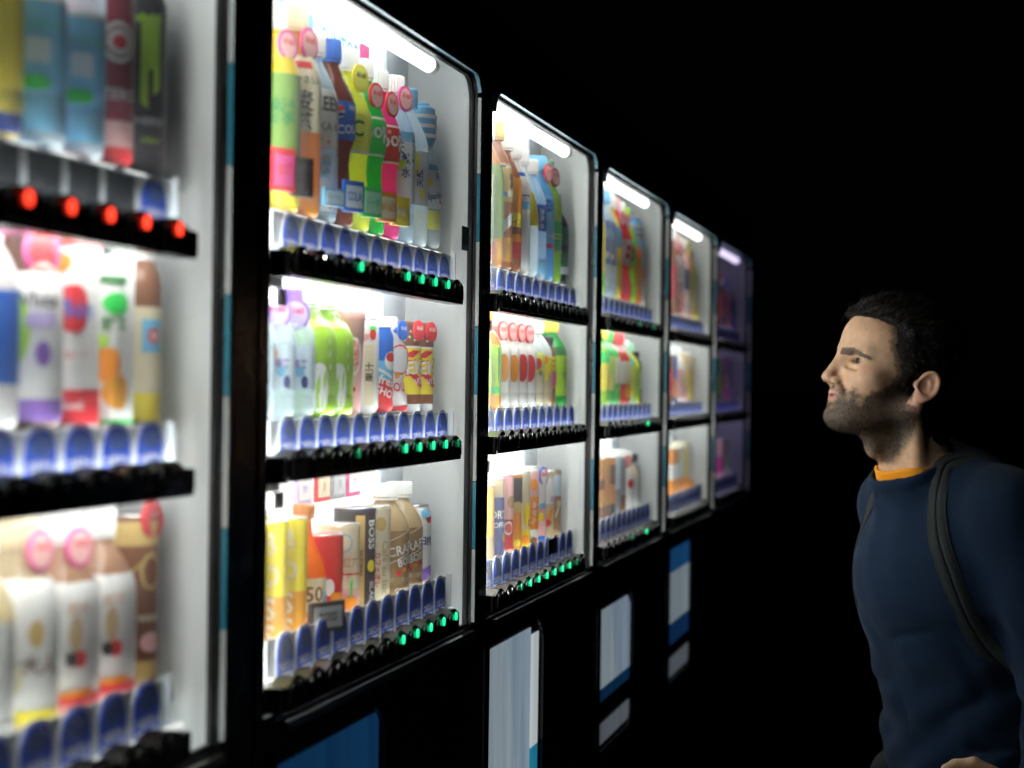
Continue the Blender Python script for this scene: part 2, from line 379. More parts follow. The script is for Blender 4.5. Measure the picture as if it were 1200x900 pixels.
M2R2 = [grape, grape, grape, lime_b, lime_b,
 B('cup', 'pink strawberry milk cup', .125, .0285, 'lpink', 'lpink', [], [('e', .026, .046, 50, .58, 'white'), ('e', .020, .038, 50, .58, 'lpink'), ('t', 'いちご', .010, 55, .62, 'red', 90), ('e', .008, .006, 50, .26, 'red')]),
 B('can', 'white can with strawberries on top', .120, .0265, 'white', 'white', [(.02, .96, 'white')], [('r', .014, .075, 52, .42, 'cream'), ('t', '果汁', .012, 52, .45, 'dark', 90), ('e', .011, .013, 62, .84, 'red'), ('e', .012, .005, 62, .91, 'green'), ('e', .02, .008, 30, .8, 'lpink', .004)]),
 B('can', 'blue and red cola can', .112, .0265, 'blue', 'blue', [(.62, .96, 'blue'), (.40, .62, 'sky'), (.03, .40, 'red')], [('e', .024, .024, 78, .62, 'white'), ('e', .020, .012, 78, .66, 'red'), ('t', 'Refresh', .012, 52, .40, 'white', -14), ('t', 'SHOT', .010, 62, .25, 'white', -20), ('r', .03, .004, 45, .5, 'white', -.008)]),
 B('waist', 'white bottle with red oval logo', .128, .0265, 'white', 'white', [(.04, .66, 'white')], [('e', .044, .040, 62, .56, 'red'), ('t', 'BIKKLE', .015, 72, .56, 'white', 0, .9), ('t', 'SOUR', .012, 66, .28, 'red'), ('e', .009, .009, 50, .40, 'orange'), ('r', .06, .006, 60, .06, 'red')], opaque=1, badge='blue', bcol2='blue', bink='white', bz=.86, br=.013),
 deka, deka]
boss = B('steel', 'yellow and orange lettered long can', .138, .0265, 'yellow', 'yellow', [(.42, .98, 'yellow'), (.02, .42, 'amber')], [('t', 'B', .024, 30, .84, 'cream'), ('t', 'O', .024, 30, .59, 'cream'), ('t', 'S', .024, 30, .33, 'cream'), ('t', 'S', .024, 30, .12, 'cream')])
craft = B('pet', 'brown coffee bottle with cream neck', .158, .0325, 'beige', 'white', [(.05, .62, 'coffee'), (.20, .235, 'cream')], [('t', 'CRAFT', .0125, 62, .47, 'white', 12), ('t', 'BOSS', .010, 70, .37, 'white', 12), ('r', .06, .0012, 55, .40, 'white', .012), ('r', .05, .0012, 50, .58, 'cream', .010), ('e', .008, .007, 45, .27, 'red'), ('e', .008, .006, 62, .30, 'orange'), ('e', .006, .006, 78, .32, 'red'), ('t', 'COFFEE', .006, 60, .13, 'white')])
M2R3 = [boss, boss, boss,
 B('neck', 'orange citrus bottle, long neck', .150, .0265, 'orange', 'tea', [(.18, .44, 'cream')], [('t', '50', .018, 48, .32, 'brown'), ('e', .01, .024, 85, .26, 'sky')]),
 B('steel', 'red and blue short can', .110, .0265, 'red', 'red', [(.5, .97, 'red'), (.03, .3, 'dred')], [('e', .014, .02, 40, .45, 'white'), ('r', .02, .02, 66, .3, 'orange')]),
 B('steel', 'pale yellow can with peach picture', .118, .0265, 'cream', 'cream', [(.02, .35, 'lpink'), (.35, .98, 'cream')], [('e', .022, .022, 30, .82, 'sky'), ('e', .018, .018, 30, .82, 'cream'), ('t', '紅茶', .012, 50, .62, 'tan'), ('r', .03, .002, 50, .5, 'red'), ('e', .02, .018, 50, .2, 'orange'), ('r', .003, .02, 50, .35, 'green', .003)]),
 B('steel', 'black and gold striped coffee can', .134, .0265, 'navy', 'navy', [(.01, .99, 'dark')], [('r', .012, .118, 30, .5, 'gold'), ('t', 'BOSS', .012, 68, .76, 'white', -90), ('e', .014, .015, 66, .47, 'yellow'), ('t', 'BLACK', .008, 68, .2, 'silver', -90), ('t', '特選微糖', .008, 30, .5, 'brown', -90)]),
 B('steel', 'cream latte can with red lettering', .132, .0265, 'cream', 'cream', [(.02, .98, 'cream')], [('e', .018, .018, 50, .84, 'gold'), ('t', 'カフェオレ', .008, 42, .4, 'red', -90), ('t', 'Café au lait', .011, 66, .42, 'tan', -90)]),
 craft, craft,
 B('can', 'white can with purple band', .122, .0265, 'white', 'white', [(.02, .97, 'white'), (.16, .30, 'lilac')], [('t', '白', .014, 50, .62, 'navy'), ('t', '桃', .013, 76, .61, 'navy'), ('e', .012, .012, 74, .86, 'red'), ('r', .03, .014, 55, .24, 'purple', .005), ('e', .022, .018, 66, .10, 'lpink'), ('e', .016, .012, 60, .92, 'sky')])]
water1 = B('pet', 'tall clear water bottle, sky blue label', .235, .034, 'clear', 'white', [(.06, .50, 'sky'), (.50, .52, 'white')], [('e', .03, .012, 45, .22, 'green'), ('t', 'い・ろ・は', .006, 55, .42, 'green'), ('r', .02, .02, 50, .33, 'pale')])
M1R1 = [water1, water1,
 B('pet', 'yellow bottle with dark blue card', .20, .033, 'yellow', 'white', [(.1, .6, 'yellow'), (0.02, .1, 'navy')]), water1, water1,
 B('can', 'tall crimson can with white circle', .162, .028, 'dred', 'dred', [(.02, .12, 'red'), (.26, .97, 'dred'), (.12, .26, 'lpink')], [('e', .036, .036, 58, .68, 'white'), ('e', .028, .028, 58, .68, 'dred'), ('e', .024, .022, 58, .68, 'white'), ('e', .015, .013, 58, .68, 'red'), ('t', 'ZERO', .010, 60, .4, 'white')]),
 B('can', 'tall black can with green claw mark', .170, .0275, 'black', 'black', [(.01, .98, 'black')], [('r', .007, .082, 44, .62, 'lime', -.003), ('r', .006, .05, 56, .72, 'lime', .002), ('r', .007, .07, 68, .66, 'lime', .003), ('r', .024, .006, 52, .84, 'lime'), ('t', 'ENERGY', .007, 56, .30, 'silver'), ('t', '355ml', .005, 56, .2, 'lime')])]
M1R1[0] = M1R1[1] = water1
M1R2 = [B('pet', 'clear blue sports bottle', .18, .033, 'pale', 'blue', [(.1, .6, 'sky')]),
 B('pet', 'red capped juice bottle', .18, .033, 'orange', 'red', [(.1, .6, 'white')]),
 B('pet', 'white bottle with blue band', .18, .033, 'white', 'blue', [(.2, .6, 'blue')], opaque=1),
 B('pet', 'grape juice bottle, magenta cap', .178, .034, 'brown', 'magenta', [(.14, .70, 'white'), (.04, .14, 'purple')], [('e', .03, .06, 20, .45, 'lime'), ('t', 'White', .012, 52, .58, 'dark'), ('r', .026, .012, 60, .49, 'lilac'), ('e', .014, .02, 62, .34, 'purple'), ('e', .014, .026, 10, .34, 'lime')], badge='magenta', bcol2='red', bz=.80, br=.02),
 B('carton', 'white juice carton with red heart', .160, .027, 'white', 'white', [(.02, .20, 'red'), (.94, .97, 'red')], [('e', .032, .040, 50, .62, 'red'), ('e', .016, .016, 28, .86, 'orange'), ('t', 'Bon', .016, 58, .62, 'blue'), ('t', 'BonS', .007, 48, .12, 'white'), ('t', 'フルーツ', .006, 48, .38, 'red')], sq=.5),
 B('carton', 'green and orange vegetable juice carton', .148, .027, 'white', 'white', [(.02, .04, 'green')], [('e', .03, .02, 62, .72, 'green'), ('e', .024, .030, 40, .36, 'orange'), ('e', .030, .030, 62, .20, 'amber'), ('r', .03, .006, 52, .86, 'dgreen'), ('e', .02, .014, 20, .5, 'lime'), ('t', '野菜', .012, 55, .6, 'dgreen')], sq=.5),
 B('bcan', 'dark bottle with white cap, yellow base', .172, .027, 'brown', 'white', [(.02, .17, 'yellow'), (.17, .62, 'cream')], [('r', .022, .030, 62, .47, 'sky'), ('e', .014, .014, 64, .47, 'red'), ('t', '珈', .008, 64, .47, 'white')], caph=.02)]
mtea = B('pet', 'milk tea bottle with white label', .175, .0335, 'milk', 'white', [(.05, .17, 'red'), (.17, .70, 'white')], [('e', .012, .03, 50, .46, 'tan'), ('e', .014, .014, 56, .34, 'red'), ('e', .010, .012, 44, .34, 'dark'), ('t', '紅茶', .01, 56, .58, 'milk'), ('e', .04, .006, 55, .18, 'orange', .002), ('t', 'MILK TEA', .006, 52, .11, 'lpink')], caph=.026, sq=.1, badge='magenta', bz=.86)
M1R3 = [B('pet', 'brown coffee bottle', .175, .033, 'coffee', 'white', [(.1, .6, 'tan')]), B('pet', 'brown coffee bottle with cream label', .175, .033, 'coffee', 'white', [(.1, .6, 'cream')]), B('pet', 'pale cream bottle', .175, .033, 'cream', 'white', [(.1, .6, 'white')]),
 B('pet', 'white and gold yoghurt bottle', .178, .034, 'beige', 'beige', [(.05, .10, 'gold'), (.16, .74, 'white'), (.10, .16, 'yellow')], [('e', .014, .022, 50, .5, 'gold'), ('t', '大人', .016, 56, .36, 'brown', 0), ('e', .02, .03, 15, .3, 'cream')], badge='magenta', bz=.86, opaque=1),
 mtea, dict(mtea, look='second milk tea bottle, red base', x=dict(caph=.026, sq=.1)),
 B('steel', 'dark brown coffee can, gold ends', .168, .0275, 'brown', 'gold', [(.84, .97, 'gold'), (.22, .84, 'brown'), (.02, .22, 'gold')], [('e', .026, .034, 66, .70, 'gold'), ('e', .019, .026, 66, .70, 'brown'), ('t', 'Sweet', .010, 58, .46, 'cream'), ('e', .026, .018, 66, .32, 'lpink'), ('r', .03, .003, 40, .74, 'gold', .012)], badge='red', bz=.98, bcol2='red', bo=.026, br=.018)]

def q(kind, look, h, body, cap, bands, dec=(), **x):
    return B(kind, look, h, .033 if kind in ('pet', 'wavy', 'waist', 'round') else .0265, body, cap, bands, dec, **x)
icetea = q('pet', 'amber iced tea bottle', .228, 'tea', 'white', [(.10, .22, 'red'), (.22, .68, 'orange')], [('e', .03, .04, 50, .6, 'amber'), ('r', .03, .03, 58, .36, 'yellow'), ('t', 'アイス', .011, 60, .36, 'brown'), ('r', .03, .012, 62, .30, 'brown')])
fruitw = q('pet', 'white fruit water bottle with orange disc', .150, 'white', 'lpink', [(.05, .70, 'white')], [('e', .026, .044, 55, .45, 'orange'), ('r', .03, .001, 50, .3, 'lpink')], opaque=1, badge='red', bz=.84)
redw = q('pet', 'white fruit water bottle with red disc', .150, 'white', 'lpink', [(.05, .70, 'white')], [('e', .030, .046, 52, .46, 'red'), ('r', .03, .001, 50, .3, 'lpink')], opaque=1, badge='red', bz=.84)
M3R1 = [q('pet', 'orange capped mixed tea bottle', .235, 'tea', 'gold', [(.15, .66, 'olive'), (.05, .15, 'red')]),
 q('pet', 'green labelled tea bottle', .23, 'amber', 'white', [(.2, .7, 'olive'), (.06, .2, 'amber')]),
 q('pet', 'brown tea bottle, gold cap, blue label', .238, 'tea', 'gold', [(.46, .72, 'gold'), (.06, .22, 'amber')], [('r', .022, .05, 46, .6, 'blue'), ('r', .02, .05, 76, .6, 'cream'), ('t', '珈琲', .012, 76, .6, 'dark', -90), ('r', .03, .02, 50, .3, 'white', .012)]),
 icetea, 
 q('pet', 'white sports drink bottle, blue label', .222, 'white', 'white', [(.55, .74, 'white'), (.05, .45, 'clear')], [('r', .026, .04, 62, .68, 'blue'), ('t', 'PO', .013, 60, .68, 'white'), ('r', .022, .014, 62, .52, 'sky')], opaque=1),
 q('round', 'clear bottle with yellow label', .218, 'clear', 'white', [(.40, .66, 'yellow')]),
 q('pet', 'clear water bottle with dark blue label', .208, 'pale', 'white', [(.40, .62, 'blue'), (.05, .16, 'sky')], [('t', '天然水', .012, 60, .50, 'white', -90)]),
 q('pet', 'sky blue soda bottle', .222, 'sky', 'sky', [(.30, .68, 'sky'), (.26, .30, 'magenta')], [('t', 'ソーダ', .012, 60, .36, 'white'), ('e', .03, .022, 50, .6, 'blue'), ('t', 'CO', .012, 50, .6, 'sky')], badge='red', opaque=1, bz=.86),
 q('pet', 'lime green soda bottle', .222, 'lime', 'mint', [(.50, .74, 'lime'), (.26, .50, 'green'), (.25, .27, 'orange')], [('t', 'メロン', .012, 60, .38, 'lemon'), ('e', .03, .022, 50, .6, 'lime')], badge='red', opaque=1, bz=.86),
 q('pet', 'dark green cola bottle', .168, 'dark', 'grey', [(.12, .2, 'clear'), (.2, .64, 'dgreen')], [('r', .04, .014, 55, .4, 'dark')]),]
M3R2 = [q('pet', 'yellow and green tea bottle', .16, 'lime', 'orange', [(.05, .16, 'amber'), (.16, .7, 'lime')]), q('pet', 'green patterned tea bottle, orange base', .16, 'amber', 'orange', [(.04, .15, 'amber'), (.15, .64, 'lime')], [('r', .006, .07, 72, .4, 'dgreen'), ('r', .03, .01, 50, .2, 'green')]),
 fruitw, fruitw, redw, redw,
 q('pet', 'grey topped bottle with cat picture', .154, 'clear', 'white', [(.05, .4, 'cream'), (.4, .62, 'lemon')], [('e', .02, .02, 50, .5, 'red'), ('e', .01, .01, 60, .4, 'olive')]),
 q('pet', 'pale bottle with yellow and orange print', .152, 'clear', 'white', [(.05, .4, 'beige'), (.4, .6, 'yellow')], [('e', .02, .016, 50, .56, 'orange'), ('e', .014, .014, 56, .36, 'yellow')]),
 q('bcan', 'brown bottle with yellow label', .128, 'brown', 'dark', [(.28, .72, 'yellow')], [('e', .024, .03, 66, .4, 'magenta'), ('t', 'C', .012, 60, .62, 'dark')]),
 q('pet', 'green bottle with yellow cap', .158, 'green', 'yellow', [(.14, .6, 'lime'), (.6, .7, 'dgreen')], [('t', 'マ', .012, 66, .36, 'dgreen')])]
M3R3 = [q('steel', 'orange coffee can', .13, 'amber', 'amber', [(.02, .4, 'coffee')]), q('steel', 'dark coffee can with white lettering', .138, 'beige', 'beige', [(.12, .8, 'navy')], [('t', 'PORTE', .013, 52, .60, 'white'), ('t', 'COFFEE', .009, 56, .48, 'white'), ('e', .016, .018, 86, .34, 'gold'), ('e', .03, .008, 50, .10, 'orange')]),
 q('steel', 'red coffee can with brown portrait', .142, 'lpink', 'red', [(.02, .50, 'red'), (.60, .96, 'lpink')], [('e', .022, .022, 60, .40, 'white'), ('e', .016, .016, 60, .40, 'red'), ('r', .03, .02, 60, .12, 'red'), ('t', '珈琲', .012, 56, .12, 'white'), ('e', .02, .02, 72, .70, 'coffee')]),
 q('steel', 'orange can with dark top', .140, 'orange', 'orange', [(.66, .97, 'dark'), (.02, .3, 'amber')], [('e', .024, .02, 60, .62, 'gold'), ('e', .018, .012, 60, .2, 'yellow')]),
 q('steel', 'cream corn soup can', .142, 'cream', 'cream', [(.02, .32, 'yellow')], [('e', .02, .04, 62, .5, 'yellow'), ('t', 'C', .012, 76, .40, 'brown'), ('e', .018, .016, 55, .2, 'orange')]),
 q('steel', 'orange juice can', .148, 'white', 'white', [(.28, .66, 'orange'), (.66, .95, 'lpink')], [('t', 'みかん', .012, 64, .47, 'white', -90), ('e', .02, .02, 60, .8, 'orange'), ('e', .02, .014, 60, .14, 'brown')]),
 q('steel', 'white and orange fruit can', .130, 'white', 'white', [(.2, .6, 'lpink')], [('e', .016, .016, 52, .45, 'yellow'), ('e', .02, .01, 62, .60, 'sky'), ('r', .03, .012, 60, .14, 'blue')], badge='blue', bz=1.0),
 q('steel', 'mottled beige fruit can', .130, 'beige', 'beige', [(.6, .95, 'white')], [('e', .016, .016, 62, .45, 'orange', .01), ('e', .016, .012, 52, .34, 'red'), ('e', .012, .012, 72, .66, 'lilac')]),
 q('steel', 'brown mottled coffee can', .134, 'tan', 'tan', [(.2, .66, 'coffee'), (.66, .95, 'pale')], [('e', .012, .012, 62, .45, 'cream', .01), ('e', .012, .012, 72, .56, 'cream')])]
bl = q('pet', 'blue labelled water bottle', .225, 'pale', 'sky', [(.30, .70, 'blue'), (.1, .3, 'pale')], [('e', .02, .02, 50, .58, 'sky'), ('e', .02, .014, 50, .38, 'white')])
M4R1 = [q('pet', 'green tea bottle', .22, 'lime', 'white', [(.2, .7, 'yellow')]), bl, dict(bl, look='second blue labelled water bottle'),
 q('pet', 'yellow soda bottle', .22, 'yellow', 'white', [(.1, .4, 'yellow'), (.5, .7, 'sky')], opaque=1),
 q('wavy', 'red soda bottle with white label', .222, 'red', 'lpink', [(.36, .60, 'lpink')], [('e', .03, .03, 55, .48, 'white')], opaque=1, badge='red'),
 q('wavy', 'coral red soda bottle', .22, 'red', 'white', [(.36, .62, 'white')], [('e', .03, .03, 60, .5, 'red')], opaque=1, badge='red'),
 q('wavy', 'bright lime soda bottle', .214, 'lime', 'lime', [(.36, .62, 'lime')], [('e', .02, .03, 60, .5, 'olive')], opaque=1),
 q('pet', 'orange tea bottle', .18, 'orange', 'white', [(.2, .6, 'amber')]),
 q('pet', 'white can shaped bottle, blue band', .20, 'white', 'blue', [(.3, .44, 'lpink'), (.44, .66, 'pale'), (.66, .8, 'sky')], hood='sky'), ]
M4R2 = [q('pet', 'green capped yellow tea bottle', .158, 'lime', 'yellow', [(.2, .55, 'yellow'), (.55, .7, 'green')]), q('pet', 'lime tea bottle, yellow middle', .158, 'green', 'yellow', [(.2, .65, 'lime')], [('e', .02, .03, 50, .3, 'yellow')]), q('pet', 'green tea bottle with pale label', .155, 'green', 'green', [(.3, .65, 'cream')]),
 q('pet', 'coral capped white bottle', .152, 'red', 'red', [(.3, .62, 'white'), (.1, .3, 'red')], caph=.02), q('pet', 'coral capped cream bottle', .152, 'red', 'red', [(.3, .62, 'cream'), (.1, .3, 'orange')], caph=.02),
 q('pet', 'mint and yellow bottle', .142, 'mint', 'white', [(.1, .6, 'lemon')]), q('pet', 'yellow green juice bottle', .136, 'lemon', 'mint', [(.1, .6, 'lime')]), q('bcan', 'black bottle with white label', .120, 'black', 'black', [(.3, .6, 'white')])]
M4R3 = [q('steel', 'amber coffee can', .14, 'amber', 'amber', [(.02, .3, 'brown'), (.55, .7, 'brown')]), q('steel', 'orange and brown coffee can', .14, 'amber', 'amber', [(.02, .3, 'brown')], [('e', .02, .03, 50, .5, 'orange')]), q('steel', 'yellow and brown coffee can', .138, 'orange', 'orange', [(.6, .9, 'brown'), (.1, .3, 'dark')]),
 q('steel', 'grey and blue coffee can', .138, 'pale', 'pale', [(.1, .5, 'grey')]), q('steel', 'dark grey coffee can', .134, 'grey', 'grey', [(.1, .4, 'brown')]),
 q('pet', 'white bottle with red dot', .15, 'white', 'white', [(.1, .6, 'white')], [('e', .02, .02, 60, .5, 'red')], opaque=1, badge='red'), q('pet', 'cream bottle with pale label', .144, 'cream', 'white', [(.1, .6, 'white')], opaque=1), q('bcan', 'slate grey bottle', .136, 'grey', 'black', [(.3, .8, 'grey'), (.02, .2, 'cream')])]
M5R1 = [q('pet', 'red tea bottle', .21, 'tea', 'white', [(.2, .6, 'red')]), q('pet', 'brown tea bottle with white label', .22, 'tea', 'white', [(.4, .7, 'white')]), q('pet', 'pink and white bottle', .215, 'lpink', 'lpink', [(.3, .6, 'white')], badge='red', opaque=1), q('pet', 'blue labelled white bottle', .21, 'white', 'white', [(.35, .6, 'blue')], opaque=1), q('pet', 'peach coloured bottle', .21, 'lpink', 'white', [(.1, .6, 'cream')], opaque=1),
 q('pet', 'yellow and cream bottle', .215, 'cream', 'yellow', [(.4, .7, 'lemon')], opaque=1, badge='yellow'), q('pet', 'white bottle with yellow base', .19, 'white', 'yellow', [(.02, .2, 'yellow')], opaque=1)]
M5R2 = [q('steel', 'dark mixed coffee can', .12, 'brown', 'brown', [(.2, .7, 'red')]), q('steel', 'blue and red can', .12, 'blue', 'blue', [(.1, .5, 'orange')]), q('pet', 'white bottle with pink print', .145, 'white', 'white', [(.1, .6, 'lpink')], opaque=1), q('pet', 'cream bottle with pink base', .145, 'cream', 'white', [(.02, .3, 'lpink')], opaque=1), q('steel', 'beige coffee can', .13, 'beige', 'beige', [(.1, .5, 'cream')]), q('steel', 'yellow and beige coffee can', .13, 'beige', 'beige', [(.1, .6, 'yellow')]), q('steel', 'brown and cream coffee can', .12, 'tan', 'tan', [(.3, .6, 'beige')])]
M5R3 = [q('steel', 'orange coffee can', .13, 'orange', 'orange', [(.4, .7, 'white')]), q('steel', 'amber coffee can, white middle', .13, 'amber', 'amber', [(.4, .7, 'white')]), q('steel', 'grey and orange can', .13, 'pale', 'pale', [(.1, .4, 'orange')]), q('steel', 'yellow corn soup can', .13, 'yellow', 'yellow', [(.1, .4, 'orange')]), q('steel', 'cream and orange can', .14, 'cream', 'cream', [(.05, .35, 'amber')]), q('steel', 'white can, orange base', .13, 'white', 'white', [(.02, .3, 'orange')])]
M6R1 = [q('pet', 'dark red bottle', .16, 'dred', 'red', [(.2, .6, 'red')]), q('pet', 'crimson labelled bottle', .165, 'cola', 'red', [(.2, .6, 'dred')]), q('pet', 'purple bottle', .15, 'purple', 'white', [(.2, .6, 'magenta')]), q('pet', 'coral and blue bottle', .15, 'orange', 'blue', [(.2, .5, 'red')]), q('pet', 'deep blue bottle', .15, 'blue', 'blue', [(.2, .6, 'blue')]), q('pet', 'slate blue bottle', .14, 'navy', 'sky', [(.2, .6, 'blue')])]
M6R2 = [q('steel', 'dark green can', .13, 'dgreen', 'green', [(.2, .6, 'olive')]), q('steel', 'magenta can', .135, 'magenta', 'magenta', [(.2, .6, 'red')]), q('steel', 'white and purple can', .135, 'purple', 'purple', [(.3, .6, 'white')]), q('steel', 'crimson can', .13, 'red', 'red', [(.2, .5, 'magenta')]), q('steel', 'blue can', .13, 'blue', 'blue', [(.2, .5, 'purple')])]
M6R3 = [q('steel', 'pink coffee can', .13, 'lpink', 'lpink', [(.2, .6, 'magenta')]), q('steel', 'brown coffee can', .13, 'coffee', 'coffee', [(.2, .6, 'tan')]), q('steel', 'grey green can', .125, 'grey', 'grey', [(.2, .6, 'mint')]), q('steel', 'lilac can', .12, 'lilac', 'lilac', [(.2, .6, 'grey')])]

# ------------------------------------------------------------------ ground
gm, nt, b = new_mat('asphalt')
tc = nt.nodes.new('ShaderNodeTexCoord'); n1 = nt.nodes.new('ShaderNodeTexNoise'); n1.inputs['Scale'].default_value = 180; n1.inputs['Detail'].default_value = 6
nt.links.new(tc.outputs['Object'], n1.inputs['Vector']); rp = nt.nodes.new('ShaderNodeValToRGB')
rp.color_ramp.elements[0].color = (.012, .012, .013, 1); rp.color_ramp.elements[1].color = (.045, .045, .045, 1)
nt.links.new(n1.outputs['Fac'], rp.inputs[0]); nt.links.new(rp.outputs[0], b.inputs['Base Color']); b.inputs['Roughness'].default_value = .9
bp = nt.nodes.new('ShaderNodeBump'); bp.inputs['Strength'].default_value = .5; bp.inputs['Distance'].default_value = .01
nt.links.new(n1.outputs['Fac'], bp.inputs['Height']); nt.links.new(bp.outputs[0], b.inputs['Normal'])
g = MB(); g.add([(-200, -200, 0), (200, -200, 0), (200, 400, 0), (-200, 400, 0)], [(0, 1, 2, 3)], gm)
go = g.build('ground'); go['kind'] = 'structure'
pl = MB(); pl.box(-.95, .10, -.6, 7.2, .004, .14, P('concrete_step', (.09, .09, .085), .85, vary=.2, vscale=12, bump=.3, bscale=80))
po = pl.build('pavement'); po['kind'] = 'structure'

# ------------------------------------------------------------------ vending machines
WT, WB = 1.953, 1.177               # window top and bottom
WW = .852
SHELF = [1.702, 1.479, 1.229]; TAG = [(1.653, 1.692), (1.439, 1.474), (1.206, 1.247)]; BAR = [(1.627, 1.655), (1.419, 1.447), (1.188, 1.216)]
BACK = -.099
def tag_mesh(variant):
    mb = MB(); w, h = .052, .040
    if variant == 'tall': h = .046
    mb.prism(rrect(0, w + .006, -.004, h + .004, .022, 5, (0, 0, 1, 1)), 0, .0012, TAGW)
    if variant == 'grille':
        for k in range(8): mb.box(.0012, .0032, .003 + .0066 * k, .0072 + .0066 * k, .004, h, P('dark_grille', (.03, .04, .05), .5))
        mb.box(.0012, .0018, .001, w + .005, 0, h + .001, P('slate_grille_back', (.05, .07, .10), .5))
        return mb.mesh('price_tag')
    mb.prism(rrect(.003, w + .003, 0, h, .020, 5, (0, 0, 1, 1)), .0012, .0020, TAGB)
    mb.prism(rrect(.012, w - .006, h * .52, h * .92, .008, 4), .0020, .0026, TAGD)
    flat_text(mb, 'つめたい', .0115, (.0024, w / 2 + .003, h * .30), (0, 1, 0), (0, 0, 1), TAGW, .045, wmax=w * .92)
    mb.box(.0020, .0023, .006, w, h * .08, h * .14, TAGW)
    return mb.mesh('price_tag')
BACKE = (.85, .75, 1.0, .95, .85, .12)
def glow_back(i):
    m = emit('backlit_panel_%d' % i, (1.0, .99, .97) if i < 5 else (.72, .66, 1.0), BACKE[i]); nt = m.node_tree; b = nt.nodes['Principled BSDF']  # emission added to the back panel to light the drinks and the man
    b.inputs['Base Color'].default_value = (.8, .82, .82, 1); b.inputs['Roughness'].default_value = .5
    return m
TAGM = {v: tag_mesh(v) for v in ('wide', 'tall', 'grille')}
def button_mesh(p):
    mb = MB(); K = P('button_key', (.014, .016, .016), .15, spec=.6)
    pts = rrect(.010, p - .010, -.019, -.001, .008, 4, (0, 0, 1, 1))
    mb.prism(pts, .0215, .0245, K)
    mb.ring(pts, rrect(.0085, p - .0085, -.0205, .0005, .008, 4, (0, 0, 1, 1)), .0215, .0238, P('button_surround', (.035, .038, .036), .3))
    return mb.mesh('button')
BTN = {p: button_mesh(p) for p in (.0658, .0724)}
LED = {}
def led_mesh(col):
    if col in LED: return LED[col]
    mb = MB()
    mats = {'green': emit('green_led', (.02, 1, .38), .9), 'dim': emit('dim_green_led', (.02, .8, .3), .12), 'red': emit('red_led', (1, .045, .02), 2.2), 'off': P('led_off', (.03, .04, .035), .2), 'glint': P('led_chrome', (.9, .88, .8), .12, metal=1)}
    n = 14
    pts = [(.0050 * math.cos(a), .0056 * math.sin(a)) for a in [2 * math.pi * k / n for k in range(n)]]
    mb.prism(pts, .0246, .0262, mats[col])
    LED[col] = mb.mesh('indicator_light')
    return LED[col]
ORD = ['rightmost', 'second from right', 'third from right', 'fourth from right', 'fifth from right', 'sixth from right', 'seventh from right', 'eighth from right', 'ninth from right', 'tenth from right', 'eleventh from right']
ROW = ['top', 'middle', 'bottom']
MACH = ['leftmost', 'second', 'third', 'fourth', 'fifth', 'farthest']
def tube_mat(i, k, st):
    c = (1.0, .985, .95) if i < 5 else (.80, .68, 1.0)
    return emit('fluorescent_%d_%.1f' % (i, st), c, st)

